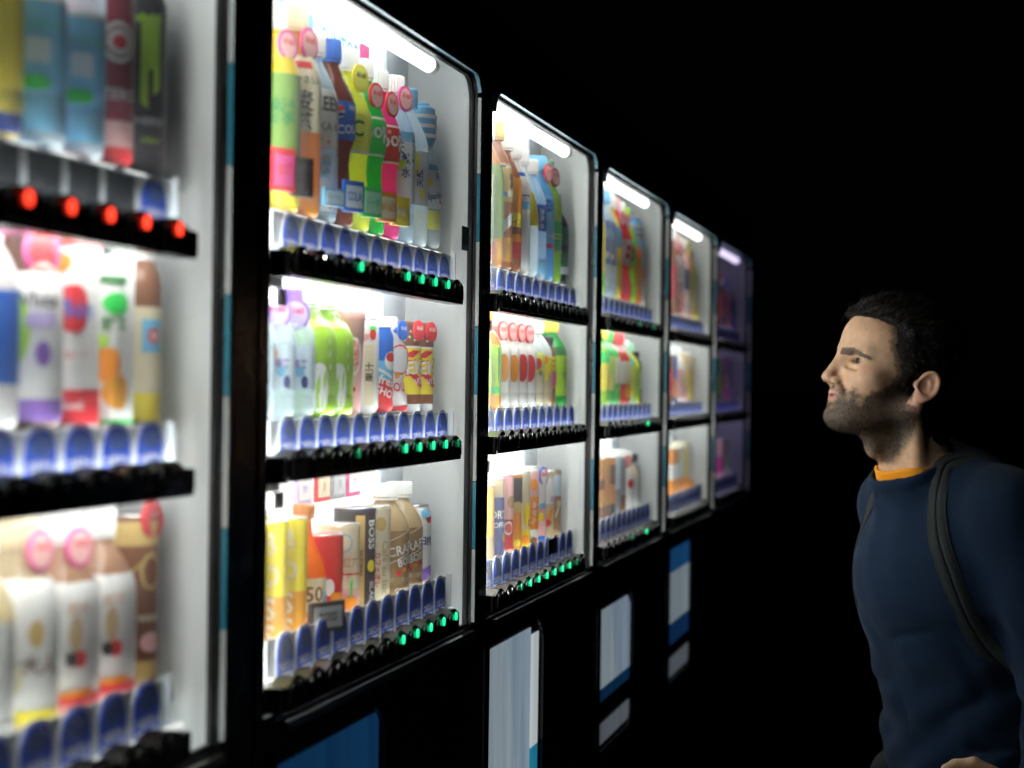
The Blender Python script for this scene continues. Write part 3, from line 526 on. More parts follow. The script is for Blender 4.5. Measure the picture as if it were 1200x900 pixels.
def machine(i, y0, rows, leds, tubes, slots=11, sp=.0684, s_off=.098):
    mw = 'leftmost' if i == 0 else MACH[i]
    WT = 1.953 - (0, 0, .007, .015, .021, .025)[i]
    labs = ['leftmost vending machine, closest to the camera, with red lights under the top row',
            'second vending machine from left, sharpest one, with bright soda bottles in top row',
            'third vending machine from left, with red letters on its upper back panel',
            'fourth vending machine from left, with plain white upper half above lime bottle row',
            'fifth vending machine from left, second from the far end of the row',
            'farthest vending machine at the end of the row, dim with violet light']
    t = thing('vending_machine', labs[i], 'vending machine', (0, y0, 0), 'vending machines standing side by side in a row')
    gap0, gap1 = -.029, WW + .063
    if i == 0: gap1 = WW + .091
    if i == 1: gap0 = -.052
    # cabinet behind the door (open box), black
    cb = MB(); zt, zb = 2.06, .14; wl = -.024 if i == 1 else 0
    cb.box(-.72, BACK - .012, gap0, gap1, zb, zt, BLACK)
    cb.box(BACK - .012, -.003, gap0, gap1, zb, WB - .035, BLACK)
    cb.box(BACK - .012, -.003, gap0, wl - .016, WB - .034, zt, BLACK); cb.box(BACK - .012, -.003, WW + .016, gap1, WB - .034, zt, BLACK)
    cb.box(BACK - .012, -.003, wl - .015, WW + .015, 2.022, zt, BLACK)
    cb.build('cabinet', t)
    # door front with rounded window
    fr = MB()
    inner = rrect(wl, WW, WB, WT, .038, 8, (0, 0, 1, 1))
    def outerize(pts, y0_, y1_, z0_, z1_):
        cy, cz = (y0_ + y1_) / 2, (z0_ + z1_) / 2; out = []
        for y, z in pts:
            out.append((y, z))
        return out
    n = 9; o = []
    for q_, (cy, cz) in enumerate(((gap0 + .002, zb + .004), (gap1 - .002, zb + .004), (gap1 - .002, zt - .003), (gap0 + .002, zt - .003))):
        for k in range(n):
            y, z = inner[q_ * n + k]
            if q_ == 0: o.append((cy, z) if k < n // 2 else ((cy, cz) if k == n // 2 else (y, cz)))
            if q_ == 1: o.append((y, cz) if k < n // 2 else ((cy, cz) if k == n // 2 else (cy, z)))
            if q_ == 2: o.append((cy, z) if k < n // 2 else ((cy, cz) if k == n // 2 else (y, cz)))
            if q_ == 3: o.append((y, cz) if k < n // 2 else ((cy, cz) if k == n // 2 else (cy, z)))
    fr.ring(inner, o, -.002, .008, BLACK)
    fr.build('door_frame', t)
    gk = MB(); gk.ring(rrect(wl + .004, WW - .004, WB + .004, WT - .004, .036, 8, (0, 0, 1, 1)), rrect(wl + .0005, WW - .0005, WB + .0005, WT - .0005, .0375, 8, (0, 0, 1, 1)), -.004, .003, P('rubber_gasket', (.008, .008, .009), .7)); gk.build('gasket', t)
    # proud trim round the window: pale line along the top, grey and teal segments down the far side
    r1, r0 = rrect(wl - .004, WW + .004, WB - .004, WT + .004, .041, 8), rrect(wl + .0002, WW - .0002, WB + .0002, WT - .0002, .038, 8)
    top = MB(); L = []
    for k in list(range(2 * n + 2, 3 * n)) + list(range(3 * n, 4 * n - 1)): L.append((r0[k], r1[k]))
    v = [(x, y, z) for x in (.0083, .0135) for a, b_ in L for y, z in (a, b_)]
    m = len(L); f = []
    for k in range(m - 1):
        a = 2 * k; f += [(2 * m + a, 2 * m + a + 2, 2 * m + a + 3, 2 * m + a + 1), (a, a + 1, a + 3, a + 2), (a, a + 2, 2 * m + a + 2, 2 * m + a), (a + 1, 2 * m + a + 1, 2 * m + a + 3, a + 3)]
    top.add(v, f, TRIMB); top.build('top_trim', t)
    zs = [WT - .030, 1.815, 1.720, 1.600, 1.505, 1.382, 1.287, WB + .006]
    for k in range(7):
        sg = MB(); sg.box(.0083, .0130, WW - .001, WW + .012, zs[k + 1] + .0006, zs[k] - .0006, TRIMT if k in (1, 3, 5) else TRIMG)
        sg.build('trim_segment', t)
    gp = MB(); gp.box(-.0015, .0005, wl + .0045, WW - .0045, WB + .0045, WT - .0045, GLASS); gl = gp.build('glass_pane', t)
    # white interior
    ins = MB(); ins.box(BACK - .010, BACK, wl - .012, WW + .012, WB - .03, 2.018, glow_back(i)); bk = ins.build('back_panel', t)
    sd = MB(); sd.box(BACK + .0005, -.005, WW + .002, WW + .013, WB - .028, 2.016, SIDEM if i < 5 else P('dim_violet_liner', (.34, .32, .42), .5)); sd.build('side_panel', t)  # the last machine's dim violet light is put into its liner colour
    sd = MB(); sd.box(BACK + .0005, -.005, wl - .013, wl - .002, WB - .028, 2.016, SIDEM); sd.build('side_panel', t)
    sd = MB(); sd.box(BACK + .0005, -.005, wl - .001, WW + .001, 2.006, 2.016, LINER); sd.build('ceiling_panel', t)
    sd = MB(); sd.box(BACK + .0005, -.005, wl - .001, WW + .001, WB - .028, WB - .018, LINER); sd.build('floor_panel', t)
    # seam panels on the back
    bpn = MB(); bpn.box(BACK, BACK + .004, WW - .11, WW + .0115, WB, 2.0, P('blue_grey_panel', (.60, .66, .73), .5)); bpn.build('back_strip', t)
    # tubes
    for k, (z, x, r, st) in enumerate(((WT - .0125, -.0150, .0100, tubes[0] * .22), (1.6375, -.0098, .0045, tubes[1]), (1.4290, -.0098, .0045, tubes[2]), (1.992, -.060, .006, tubes[0] * .25))):
        tb = MB(); e0, e1 = .012, WW - (.19 if k == 0 else .08)
        tb.tube((x, e0, z), (x, e1, z), r, tube_mat(i, k, st), 16)
        tb.tube((x, e1 + .0005, z), (x, e1 + .02, z), r * 1.05, plas('white'), 16); tb.tube((x, e0 - .02, z), (x, e0 - .0005, z), r * 1.05, plas('white'), 16)
        tb.tube((x, e1 + .0205, z), (x, e1 + .032, z), r * .5, plas('silver'), 10)
        tb.build('fluorescent_tube', t)
    vs = MB(); vs.box(-.030, -.005, wl - .0018, wl + .0015, WB + .01, 1.96, tube_mat(i, 9, tubes[0] * (1.7, 1.5, 5.2, 1.2, 1.0, .5)[i])); vs.build('side_light_strip', t)
    if i < 2:
        fn = MB(); fn.box(-.0045, -.0030, wl + .0046, wl + (.11, .028)[i], WB + .006, WT - .02, BLACKP); fn.build('lamp_hood', t)  # black fin added to keep the side strip's light off the man
    BL = .724; p = BL / slots; pk = min(BTN, key=lambda a_: abs(a_ - p)); b0 = .0065; xe = 0 if i else .018; t0, tp = (.075, .0657) if i else (.04, .0730)
    for rr in range(3):
        z0 = SHELF[rr]; sh = MB()
        sh.box(BACK + .002, -.030, .012, WW - .018, z0 - .008, z0 - .001, P('clear_shelf', (.86, .88, .88), .25))
        so = sh.build('shelf', t)
        tl = MB(); tl.box(-.0070, -.0030, .01, .79, BAR[rr][1] - .010, BAR[rr][1] - .005, tube_mat(i, 7, tubes[0] * .035)); tl.build('tag_light_strip', t)  # strip added behind the bar to brighten the price tags
        fl = MB(); fl.box(-.0285, -.0215, .015, WW - (.06 if i else .10), z0 - .0112, z0 - .0072, tube_mat(i, 6, tubes[0] * .42)); fl.build('shelf_light_strip', t)  # hidden strip added to brighten the lower part of the drinks
        ta, tb_ = TAG[rr]
        rl = MB(); rl.box(-.0195, -.0165, .05, min(t0 + slots * tp + .006, WW - .022), ta - .012, tb_ + .0045, ACRYL); rl.box(-.0165, -.009, t0 + slots * tp + .003, t0 + slots * tp + .006, ta - .006, tb_ + .008, ACRYL); rl.build('price_rail', so)
        for k in range(slots):
            if i == 0 and k < 4: continue
            vr = 'tall' if rr == 2 else 'wide'
            if i == 0 and rr == 0 and k in (5, 6, 7, 8): vr = 'grille'
            o = link('price_tag', TAGM[vr], so, (-.0160, t0 + .002 + k * tp, ta))
            o.scale = (1, tp / .0673, 1)
        # button bar with a hump over each key
        za, zb2 = BAR[rr]; bar = MB(); pts = [(b0 + .004, za - .001), (b0 + BL - .003 + xe, za - .001), (b0 + BL + xe, za + .006), (b0 + BL + xe, zb2 - .008), (b0 + BL + xe * .8, zb2 - .005)]
        for k in reversed(range(slots)):
            for a in (0.02, .18, .34, .5, .66, .82, .98):
                pts.append((b0 + p * (k + 1 - a), zb2 - .005 + .0085 * math.sin(math.pi * a) ** 1.3))
        pts += [(b0, zb2 - .006), (b0 - .001, za + .004)]
        bar.prism(pts, .0016, .0205, BLACKP)
        bar.prism([(b0 - .012, za - .002), (b0 - .0015, za - .002), (b0 - .0015, zb2 - .004), (b0 - .012, zb2 - .004)], .0016, .0195, P('dark_grey_end', (.04, .045, .045), .4))
        bo = bar.build('button_bar', t)
        for k in range(slots):
            if i == 0 and k < 4: continue
            o = link('button', BTN[pk], bo, (-.0012, b0 + k * p, zb2 - .0035))
            c = leds[rr][k]
            link('indicator_light', led_mesh({'g': 'green', 'r': 'red', 'd': 'dim', '.': 'off', 'c': 'glint'}[c]), bo, (-.0005, b0 + (k + .5) * p, zb2 - .0065))
        br = MB()   # white moulded bracket at the hinge side of each row
        br.box(-.012, -.004, .010, .050, za - .012, zb2 - .002, plas('white')); br.box(-.010, -.003, .028, .060, za - .030, za - .013, plas('silver'))
        br.tube((-.003, .022, za + .004), (.0, .022, za + .004), .006, STEEL, 10)
        br.build('shelf_bracket', t)
    sl = MB(); sl.box(.0085, .016, .03, WW - .004, WB - .012, WB - .0035, STEEL); sl.build('window_sill', t)
    # drinks
    for rr, items in enumerate(rows):
        nslot = slots
        first = nslot - len(items) if i else 10 - len(items)
        if i > 2: first = nslot - len(items)
        for k, sp_ in enumerate(items):
            slot = first + k
            y = y0 + s_off + sp * slot
            fr_right = len(items) - 1 - k
            lab = '%s, %s, %s row, %s machine' % (sp_['look'], ORD[fr_right], ROW[rr], mw)
            product(sp_, (-.061, y, SHELF[rr] - .0008), lab, 'drinks on show in the %s machine' % mw)
    return t
off = ['...........', '...........', '...........']
Y = [.954, 1.955, 2.900, 3.846, 4.791, 5.737]
T = TUBE
mach = [machine(0, Y[0], [M1R1, M1R2, M1R3], ['rrrrrrrrrr', '..........', '..........'], (T * 1.15, T * 1.15, T * 1.15), 10, .0760, .112),
        machine(1, Y[1], [M2R1, M2R2, M2R3], ['cc.g..gggg.', '...d..ggggd', '......ggggg'], (T, T, T)),
        machine(2, Y[2], [M3R1, M3R2, M3R3], ['...........', '...........', '..dggggggd.'], (T * .9, T * .9, T * .9)),
        machine(3, Y[3], [M4R1, M4R2, M4R3], ['.....d..d..', '.......g...', '....d..g...'], (T * .8, T * .8, T * .8)),
        machine(4, Y[4], [M5R1, M5R2, M5R3], off, (T * .75, T * .75, T * .75)),
        machine(5, Y[5], [M6R1, M6R2, M6R3], off, (T * .36, T * .02, T * .22))]
lk = MB(); BR = P('brass_lock', (.55, .42, .18), .25, metal=1); lk.tube((.0082, WW + .052, 1.815), (.0130, WW + .052, 1.815), .0075, BR, 18); lk.box(.0131, .0136, WW + .0505, WW + .0535, 1.811, 1.819, BLACKP); lk.build('door_lock', mach[0])
# lettering on the back panels
pm = MB(); LB = P('pale_blue_print', (.22, .55, .75), .5)
flat_text(pm, 'SUNTORY', .030, (BACK + .001, .555, 1.945), (0, 1, 0), (0, 0, 1), LB, .02, wmax=.24)
for k in range(5):
    y = .30 + .027 * k; pm.prism(rrect(y, y + .020, 1.905 + .008 * (k % 3), 1.965 - .006 * (k % 2), .006, 3), BACK, BACK + .001, LB)
pm.build('back_print', mach[1])
pm = MB(); RP = P('pale_red_print', (.80, .10, .16), .5)
flat_text(pm, 'KA', .085, (BACK + .001, .465, 1.893), (0, 1, 0), (0, 0, 1), RP, .03, wmax=.15)
pm.prism([(.565, 1.905), (.565, 1.937), (.70, 1.937), (.70, 1.85), (.675, 1.85), (.675, 1.905)], BACK + .0002, BACK + .0012, RP)
pm.prism([(.565, 1.852), (.605, 1.852), (.605, 1.868), (.565, 1.868)], BACK + .0002, BACK + .0012, RP)
pm.build('back_print', mach[2])
st = MB(); st.prism(rrect(.795, .835, 1.705, 1.738, .002, 2), .0008, .0016, P('dark_sticker', (.02, .025, .02), .4)); st.build('sticker', mach[1])
st = MB(); st.prism(rrect(.49, .56, 1.232, 1.258, .002, 2), .0008, .0016, P('slate_sticker', (.04, .08, .13), .4)); st.build('sticker', mach[2])

# small promotional cards standing in front of the drinks
def card(y, z, w, h, col, col2, txt, label, mi, x=-.0135, th=.004):
    t = thing('display_card', label, 'display card', (x, Y[mi] + y, z), 'promotional cards among the drinks')
    if x > -.05: t.rotation_euler.z = R(-22)
    b = MB(); b.box(-th, 0, -w / 2, w / 2, 0, h, ink(col)); b.build('card', t)
    b2 = MB(); b2.box(.0002, .0008, -w * .4, w * .42, h * .14, h * .84, ink(col2)); flat_text(b2, txt, h * .3, (.0012, 0, h * .5), (0, 1, 0), (0, 0, 1), ink(col if col != col2 else 'white'), .02, wmax=w * .7); b2.build('printed_panel', t)
for y, w, h, c1, c2, tx, lb in ((.235, .036, .020, 'sky', 'pale', '新発売', 'light blue card at the foot of the white lettered bottle'), (.310, .036, .036, 'blue', 'pale', 'COLA', 'dark blue card with white text in front of the cola bottle'),
                                (.385, .036, .036, 'green', 'mint', 'ソーダ', 'green card in front of the yellow lemon soda bottle'), (.450, .036, .036, 'orange', 'cream', '¥160', 'orange card in front of the green soda bottle'),
                                (.512, .036, .036, 'yellow', 'yellow', '限定', 'yellow card in front of the pink soda bottle'), (.060, .036, .045, 'red', 'magenta', 'お茶', 'red card below the green tea bottle, beside a black card'), (.120, .036, .042, 'black', 'dark', 'お茶', 'black card at the foot of the amber barley tea bottle')):
    card(y, 1.7155 if h < .04 else 1.7155, w, h, c1, c2, tx, lb, 1, x=-.0075)
for y, c1, c2, tx, lb in ((.13, 'yellow', 'orange', '新', 'left orange and yellow card floating above the yellow lettered cans'), (.20, 'yellow', 'red', '新', 'right orange and yellow card above the yellow lettered cans'),
                          (.395, 'lilac', 'white', '微糖', 'lilac and white card above the pale yellow can'), (.47, 'red', 'cream', '甘', 'red topped cream card above the black and gold can'), (.535, 'grey', 'silver', '黒', 'grey card behind the cream latte can'),
                          (.60, 'magenta', 'white', '茶', 'white card with magenta edge behind the brown coffee bottles'), (.67, 'white', 'white', '人気', 'plain white card behind the last brown coffee bottle')):
    card(y, 1.372 if y < .65 else 1.385, .055, .036, c1, c2, tx, lb, 1, x=-.090)
card(.25, 1.2385, .06, .034, 'dark', 'grey', 'BOSS', 'dark boxed card at the foot of the orange citrus bottle', 1, x=-.0135)
card(.62, 1.86, .03, .10, 'magenta', 'magenta', '限定', 'tall magenta card behind the pale blue water bottle', 1, x=-.088)

# lower panels of the machines: reflections painted as glowing, streaked pieces
def reflection_mat(col, s):
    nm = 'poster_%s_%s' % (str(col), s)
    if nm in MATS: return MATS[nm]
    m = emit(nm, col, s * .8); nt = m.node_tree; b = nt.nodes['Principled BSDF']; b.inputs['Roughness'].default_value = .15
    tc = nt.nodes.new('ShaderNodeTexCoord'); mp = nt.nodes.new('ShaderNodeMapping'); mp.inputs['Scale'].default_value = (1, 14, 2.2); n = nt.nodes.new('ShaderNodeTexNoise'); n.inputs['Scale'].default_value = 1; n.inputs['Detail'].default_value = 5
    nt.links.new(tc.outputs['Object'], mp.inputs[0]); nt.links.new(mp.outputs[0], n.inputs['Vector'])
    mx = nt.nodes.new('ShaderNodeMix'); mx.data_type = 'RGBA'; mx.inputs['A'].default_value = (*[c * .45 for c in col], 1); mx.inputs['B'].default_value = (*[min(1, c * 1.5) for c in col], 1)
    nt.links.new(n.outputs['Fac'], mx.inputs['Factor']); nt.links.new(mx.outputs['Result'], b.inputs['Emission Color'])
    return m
def reflection_panel(i, pieces, z1, z0=.82, rim=TRIMG):
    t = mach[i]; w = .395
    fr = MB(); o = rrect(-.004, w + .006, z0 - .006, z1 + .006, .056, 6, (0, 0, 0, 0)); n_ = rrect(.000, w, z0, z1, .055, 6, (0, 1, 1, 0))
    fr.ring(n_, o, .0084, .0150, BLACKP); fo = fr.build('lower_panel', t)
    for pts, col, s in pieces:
        b = MB(); b.prism([(y * w, z0 + (z1 - z0) * z) for y, z in pts], .0086, .0098, reflection_mat(col, s)); b.build('poster_piece', fo)
PALE = (.50, .62, .78); BLU = (.02, .14, .38); LT = (.62, .72, .82)
R4 = lambda a, b_, c, d: [(a, c), (b_, c), (b_, d), (a, d)]
reflection_panel(0, [(R4(.01, .97, .02, .96), (.004, .01, .03), .2)], 1.13)
reflection_panel(1, [(R4(.02, .97, .62, .97), BLU, .16), (R4(.02, .97, .03, .615), PALE, .30)], 1.14)
reflection_panel(2, [([(.02, .02), (.62, .02), (.35, .97), (.02, .97)], PALE, .36), ([(.625, .02), (.80, .02), (.80, .97), (.36, .97)], (.42, .55, .72), .36), (R4(.805, .96, .36, .93), LT, .55), (R4(.805, .96, .02, .355), (.02, .26, .42), .5)], 1.14)
reflection_panel(3, [([(.02, .42), (.55, .42), (.35, .97), (.02, .97)], PALE, .30), ([(.555, .42), (.97, .42), (.97, .90), (.88, .97), (.36, .97)], (.40, .52, .68), .30), (R4(.02, .97, .33, .415), BLU, .10), (R4(.02, .97, .03, .17), (.5, .58, .68), .12)], 1.095)
reflection_panel(4, [(R4(.02, .97, .80, .97), BLU, .25), (R4(.02, .97, .42, .795), PALE, .24), (R4(.02, .97, .26, .415), (.01, .05, .16), .3), (R4(.02, .97, .02, .16), (.5, .58, .68), .11)], 1.14)

# ------------------------------------------------------------------ the man: implicit surfaces meshed by surface nets
def Wp(X, Y, Z):
    """a place in the world given as photograph position and distance from the camera"""
    r_ = R(0.8); dx, dy = X - 600, Y - 450
    dx, dy = dx * math.cos(r_) + dy * math.sin(r_), -dx * math.sin(r_) + dy * math.cos(r_)
    return np.array([D + dx / 2400 * Z * math.cos(TH) - Z * math.sin(TH), dx / 2400 * Z * math.sin(TH) + Z * math.cos(TH), EYE - dy / 2400 * Z])
def smin(a, b, k): h = np.clip(.5 + .5 * (a - b) / k, 0, 1); return a * (1 - h) + b * h - k * h * (1 - h)
def smax(a, b, k): return -smin(-a, -b, k)
_lat = np.random.default_rng(11).random((32, 32, 32)).astype(np.float32)
def vn(x, y, z, s_):
    x, y, z = np.broadcast_arrays(x * s_, y * s_, z * s_)
    i, j, k = np.floor(x).astype(int), np.floor(y).astype(int), np.floor(z).astype(int); u, v, w = x - i, y - j, z - k
    u, v, w = u * u * (3 - 2 * u), v * v * (3 - 2 * v), w * w * (3 - 2 * w); out = 0
    for a in (0, 1):
        for b_ in (0, 1):
            for c in (0, 1): out = out + _lat[(i + a) & 31, (j + b_) & 31, (k + c) & 31] * (u if a else 1 - u) * (v if b_ else 1 - v) * (w if c else 1 - w)
    return out * 2 - 1
def ell(x, y, z, c, r):
    X, Y_, Z = (x - c[0]) / r[0], (y - c[1]) / r[1], (z - c[2]) / r[2]
    k0 = np.sqrt(X * X + Y_ * Y_ + Z * Z) + 1e-6
    k1 = np.sqrt((X / r[0]) ** 2 + (Y_ / r[1]) ** 2 + (Z / r[2]) ** 2) + 1e-6
    return k0 * (k0 - 1) / k1
def caps(x, y, z, a, b, ra, rb):
    a = np.array(a, float); b = np.array(b, float); d = b - a; L = float(d @ d)
    t = np.clip(((x - a[0]) * d[0] + (y - a[1]) * d[1] + (z - a[2]) * d[2]) / L, 0, 1)
    return np.sqrt((x - a[0] - t * d[0]) ** 2 + (y - a[1] - t * d[1]) ** 2 + (z - a[2] - t * d[2]) ** 2) - (ra + (rb - ra) * t)
def axis(lo, hi, fine, step, coarse):
    out = [lo]
    while out[-1] < hi:
        p = out[-1]; st_ = step if any(a - coarse < p < b for a, b in fine) else coarse
        out.append(p + st_)
    return np.array(out, np.float32)
def surface_nets(F, ax, name, mat):
    nx, ny, nz = F.shape; ins = F < 0
    cs = np.zeros((nx - 1, ny - 1, nz - 1), np.int8)
    for i in (0, 1):
        for j in (0, 1):
            for k in (0, 1): cs += ins[i:nx - 1 + i, j:ny - 1 + j, k:nz - 1 + k]
    act = np.argwhere((cs > 0) & (cs < 8)); ids = -np.ones(cs.shape, np.int32); ids[tuple(act.T)] = np.arange(len(act))
    acc = np.zeros((len(act), 3)); cnt = np.zeros(len(act))
    cor = [(i, j, k) for i in (0, 1) for j in (0, 1) for k in (0, 1)]
    for a in cor:
        for d in range(3):
            if a[d]: continue
            b_ = list(a); b_[d] = 1
            ia = act + np.array(a); ib = act + np.array(b_)
            fa, fb = F[tuple(ia.T)], F[tuple(ib.T)]
            m = (fa < 0) != (fb < 0); t = np.where(m, fa / np.where(m, fa - fb, 1), 0)
            pa = np.stack([ax[q_][ia[:, q_]] for q_ in range(3)], 1); pb = np.stack([ax[q_][ib[:, q_]] for q_ in range(3)], 1)
            acc += np.where(m[:, None], pa + (pb - pa) * t[:, None], 0); cnt += m
    V = acc / cnt[:, None]; faces = []
    for d in range(3):
        sl0 = [slice(None)] * 3; sl1 = [slice(None)] * 3; sl0[d] = slice(0, -1); sl1[d] = slice(1, None)
        cr = np.argwhere(ins[tuple(sl0)] != ins[tuple(sl1)])
        u, v = (d + 1) % 3, (d + 2) % 3
        cr = cr[(cr[:, u] > 0) & (cr[:, v] > 0) & (cr[:, u] < F.shape[u] - 1) & (cr[:, v] < F.shape[v] - 1)]
        q4 = []
        for du, dv in ((-1, -1), (0, -1), (0, 0), (-1, 0)):
            c = cr.copy(); c[:, u] += du; c[:, v] += dv; q4.append(ids[tuple(c.T)])
        q4 = np.stack(q4, 1); fl = ~ins[tuple(cr.T)]
        q4[fl] = q4[fl][:, ::-1]; faces.append(q4)
    Fc = np.concatenate(faces); Fc = Fc[(Fc >= 0).all(1)]
    me = bpy.data.meshes.new(name)
    me.vertices.add(len(V)); me.vertices.foreach_set('co', V.astype(np.float32).ravel())
    me.loops.add(len(Fc) * 4); me.loops.foreach_set('vertex_index', Fc.ravel().astype(np.int32))
    me.polygons.add(len(Fc)); me.polygons.foreach_set('loop_start', np.arange(len(Fc), dtype=np.int32) * 4)
    me.polygons.foreach_set('use_smooth', np.ones(len(Fc), bool)); me.materials.append(mat); me.update(); me.validate()
    return me, V
def block(ax, lo, hi):
    s_ = tuple(slice(max(0, int(np.searchsorted(ax[q_], lo[q_])) - 1), int(np.searchsorted(ax[q_], hi[q_])) + 1) for q_ in range(3))
    return s_, ax[0][s_[0]][:, None, None], ax[1][s_[1]][None, :, None], ax[2][s_[2]][None, None, :]

PSI, AL = R(24), R(15)
HO = Wp(1050, 452, 3.22)
hF = np.array([-math.cos(PSI) * math.cos(AL), -math.sin(PSI) * math.cos(AL), math.sin(AL)])
hL = np.array([math.sin(PSI), -math.cos(PSI), 0.0])
hU = np.array([math.cos(PSI) * math.sin(AL), math.sin(PSI) * math.sin(AL), math.cos(AL)])
def head_local(x, y, z):
    dx, dy, dz = x - HO[0], y - HO[1], z - HO[2]
    return (dx * hF[0] + dy * hF[1] + dz * hF[2], dx * hL[0] + dy * hL[1] + dz * hL[2], dx * hU[0] + dy * hU[1] + dz * hU[2])
PT = R(36)
tF = np.array([-math.cos(PT), -math.sin(PT), 0]); tL = np.array([math.sin(PT), -math.cos(PT), 0]); UPV = np.array([0, 0, 1.0])
T0 = Wp(1110, 600, 3.25); T0[2] = 0
def tp_(f, l, z): return T0 + tF * f + tL * l + UPV * z
def torso_local(x, y):
    dx, dy = x - T0[0], y - T0[1]
    return dx * tF[0] + dy * tF[1], dx * tL[0] + dy * tL[1]
neckA, neckB = Wp(1062, 482, 3.225), Wp(1079, 580, 3.25)
shL, shR = tp_(-.005, .160, 1.335), tp_(-.012, -.132, 1.335)
elL, elR = Wp(1240, 800, 3.06), tp_(-.17, -.165, 1.07)
wrL, wrR = Wp(1222, 932, 2.93), tp_(-.12, -.165, .84)

def head_sdf(x, y, z, full=True):
    lx, ly, lz = head_local(x, y, z); ay = np.abs(ly)
    d = ell(lx, ly, lz, (.008, 0, .050), (.088, .073, .074))
    d = smin(d, ell(lx, ly, lz, (.050, 0, .056), (.0475, .058, .046)), .028)          # forehead
    d = smin(d, ell(lx, ly, lz, (.048, 0, -.012), (.050, .056, .062)), .03)         # mid face
    d = smin(d, ell(lx, ly, lz, (.062, 0, -.042), (.036, .040, .034)), .02)         # muzzle
    d = smin(d, caps(lx, ay, lz, (-.002, .054, -.040), (.068, .020, -.072), .014, .014), .03)   # jaw line
    d = smin(d, ell(lx, ly, lz, (.078, 0, -.074), (.0225, .024, .017)), .016)         # chin
    d = smin(d, ell(lx, ly, lz, (.03, 0, -.066), (.045, .034, .022)), .02)
    d = smin(d, ell(lx, ay, lz, (.060, .044, -.006), (.020, .017, .015)), .018)      # cheekbone
    d = smin(d, caps(lx, ay, lz, (.094, .010, .031), (.074, .044, .033), .0085, .009), .014)   # brow ridge
    d = smax(d, -ell(lx, ay, lz, (.102, .029, .0165), (.018, .015, .0095)), .012)     # socket
    if not full: return d
    n = caps(lx, ly, lz, (.0995, 0, .020), (.1118, 0, -.013), .0072, .0080)
    d = smin(d, n, .011)
    d = smin(d, ell(lx, ly, lz, (.1122, 0, -.0188), (.0094, .0105, .0086)), .006)
    d = smin(d, ell(lx, ay, lz, (.0985, .0125, -.0205), (.0108, .0062, .0078)), .005)
    d = smax(d, -ell(lx, ay, lz, (.1035, .0068, -.0285), (.0065, .0038, .0040)), .0025)
    d = smax(d, -ell(lx, ly, lz, (.112, 0, -.0305), (.008, .003, .009)), .004)
    # lips, slightly open
    lu = caps(lx, ay, lz, (.0965, .0, -.0370), (.0800, .0235, -.0425), .0062, .0030)
    ll = caps(lx, ay, lz, (.0945, .0, -.0505), (.0795, .0220, -.0440), .0068, .0032)
    d = smin(d, lu, .0045); d = smin(d, ll, .0045)
    d = smax(d, -ell(lx, ay, lz, (.0960, 0, -.0435), (.015, .0185, .0022)), .002)
    d = smax(d, -ell(lx, ay, lz, (.1020, 0, -.0605), (.009, .016, .0042)), .008)
    d = smax(d, -caps(lx, ay, lz, (.094, .020, -.022), (.082, .031, -.042), .0022, .0022), .008)
    d = smax(d, -caps(lx, ay, lz, (.0915, .018, .0050), (.0840, .040, .0020), .0016, .0010), .007)
    d = smax(d, -caps(lx, ay, lz, (.1085, .0042, .0255), (.1075, .0060, .0380), .0018, .0010), .004)
    # eyelids round the ball with a narrow opening
    lid = ell(lx, ay, lz, (.0735, .0310, .0185), (.0128, .0142, .0122))
    d = smin(d, lid, .004)
    d = smax(d, -ell(lx, ay, lz, (.0850, .0315, .0168), (.0100, .0145, .0045)), .0015)
    d = smax(d, -caps(lx, ay, lz, (.088, .020, .0255), (.079, .044, .0255), .0012, .0012), .004)
    # ears
    ex, ez = lx + .010, lz - .006; ca, sa = math.cos(R(9)), math.sin(R(9))
    ex, ez = ex * ca + ez * sa, -ex * sa + ez * ca
    ey = ay - .076 + ex * .38
    e = ell(ex, ey, ez, (-.006, .004, .0), (.0148, .0048, .0238))
    rr = np.sqrt((ex + .007) ** 2 + (ez * .66) ** 2); rim = np.sqrt((rr - .0132) ** 2 + (ey - .0085) ** 2) - .0030
    rim = np.where(ex > .010, rim + (ex - .010) * 1.2, rim)
    e = smin(e, rim, .003)
    e = smax(e, -ell(ex, ey, ez, (-.0010, .0110, -.003), (.0082, .0080, .0110)), .003)
    e = smin(e, ell(ex, ey, ez, (.0100, .0050, -.0045), (.0035, .0050, .0060)), .004)
    e = smin(e, ell(ex, ey, ez, (-.0010, .0040, -.0180), (.0065, .0040, .0065)), .004)
    d = smin(d, e, .0028)
    return d
def neck_sdf(x, y, z):
    d = caps(x, y, z, neckA, neckB, .053, .060)
    lar = Wp(1024, 522, 3.215); d = smin(d, ell(x, y, z, lar, (.014, .02, .018)), .03)
    scm = caps(x, y, z, HO + hL * .066 + hF * -.012 + hU * -.03, tp_(.075, .03, 1.375), .012, .010)
    return smin(d, scm, .02)
def torso_sdf(x, y, z, off=0.0):
    f, l = torso_local(x, y)
    d = ell(f, l, z, (.0, 0, 1.215), (.108 + off, .158 + off, .20 + off))
    d = smin(d, ell(f, l, z, (.020, 0, 1.225), (.100 + off, .12 + off, .11 + off)), .05)
    d = smin(d, caps(f, np.abs(l), z, (-.005, .02, 1.372), (-.008, .145, 1.330), .047 + off, .050 + off), .05)
    d = smin(d, ell(f, l, z, (-.030, 0, 1.02), (.098 + off, .144 + off, .18 + off)), .06)
    return smin(d, ell(f, l, z, (-.060, 0, .90), (.098 + off, .16 + off, .12 + off)), .06)
def V3(x, y, z): return x, y, z
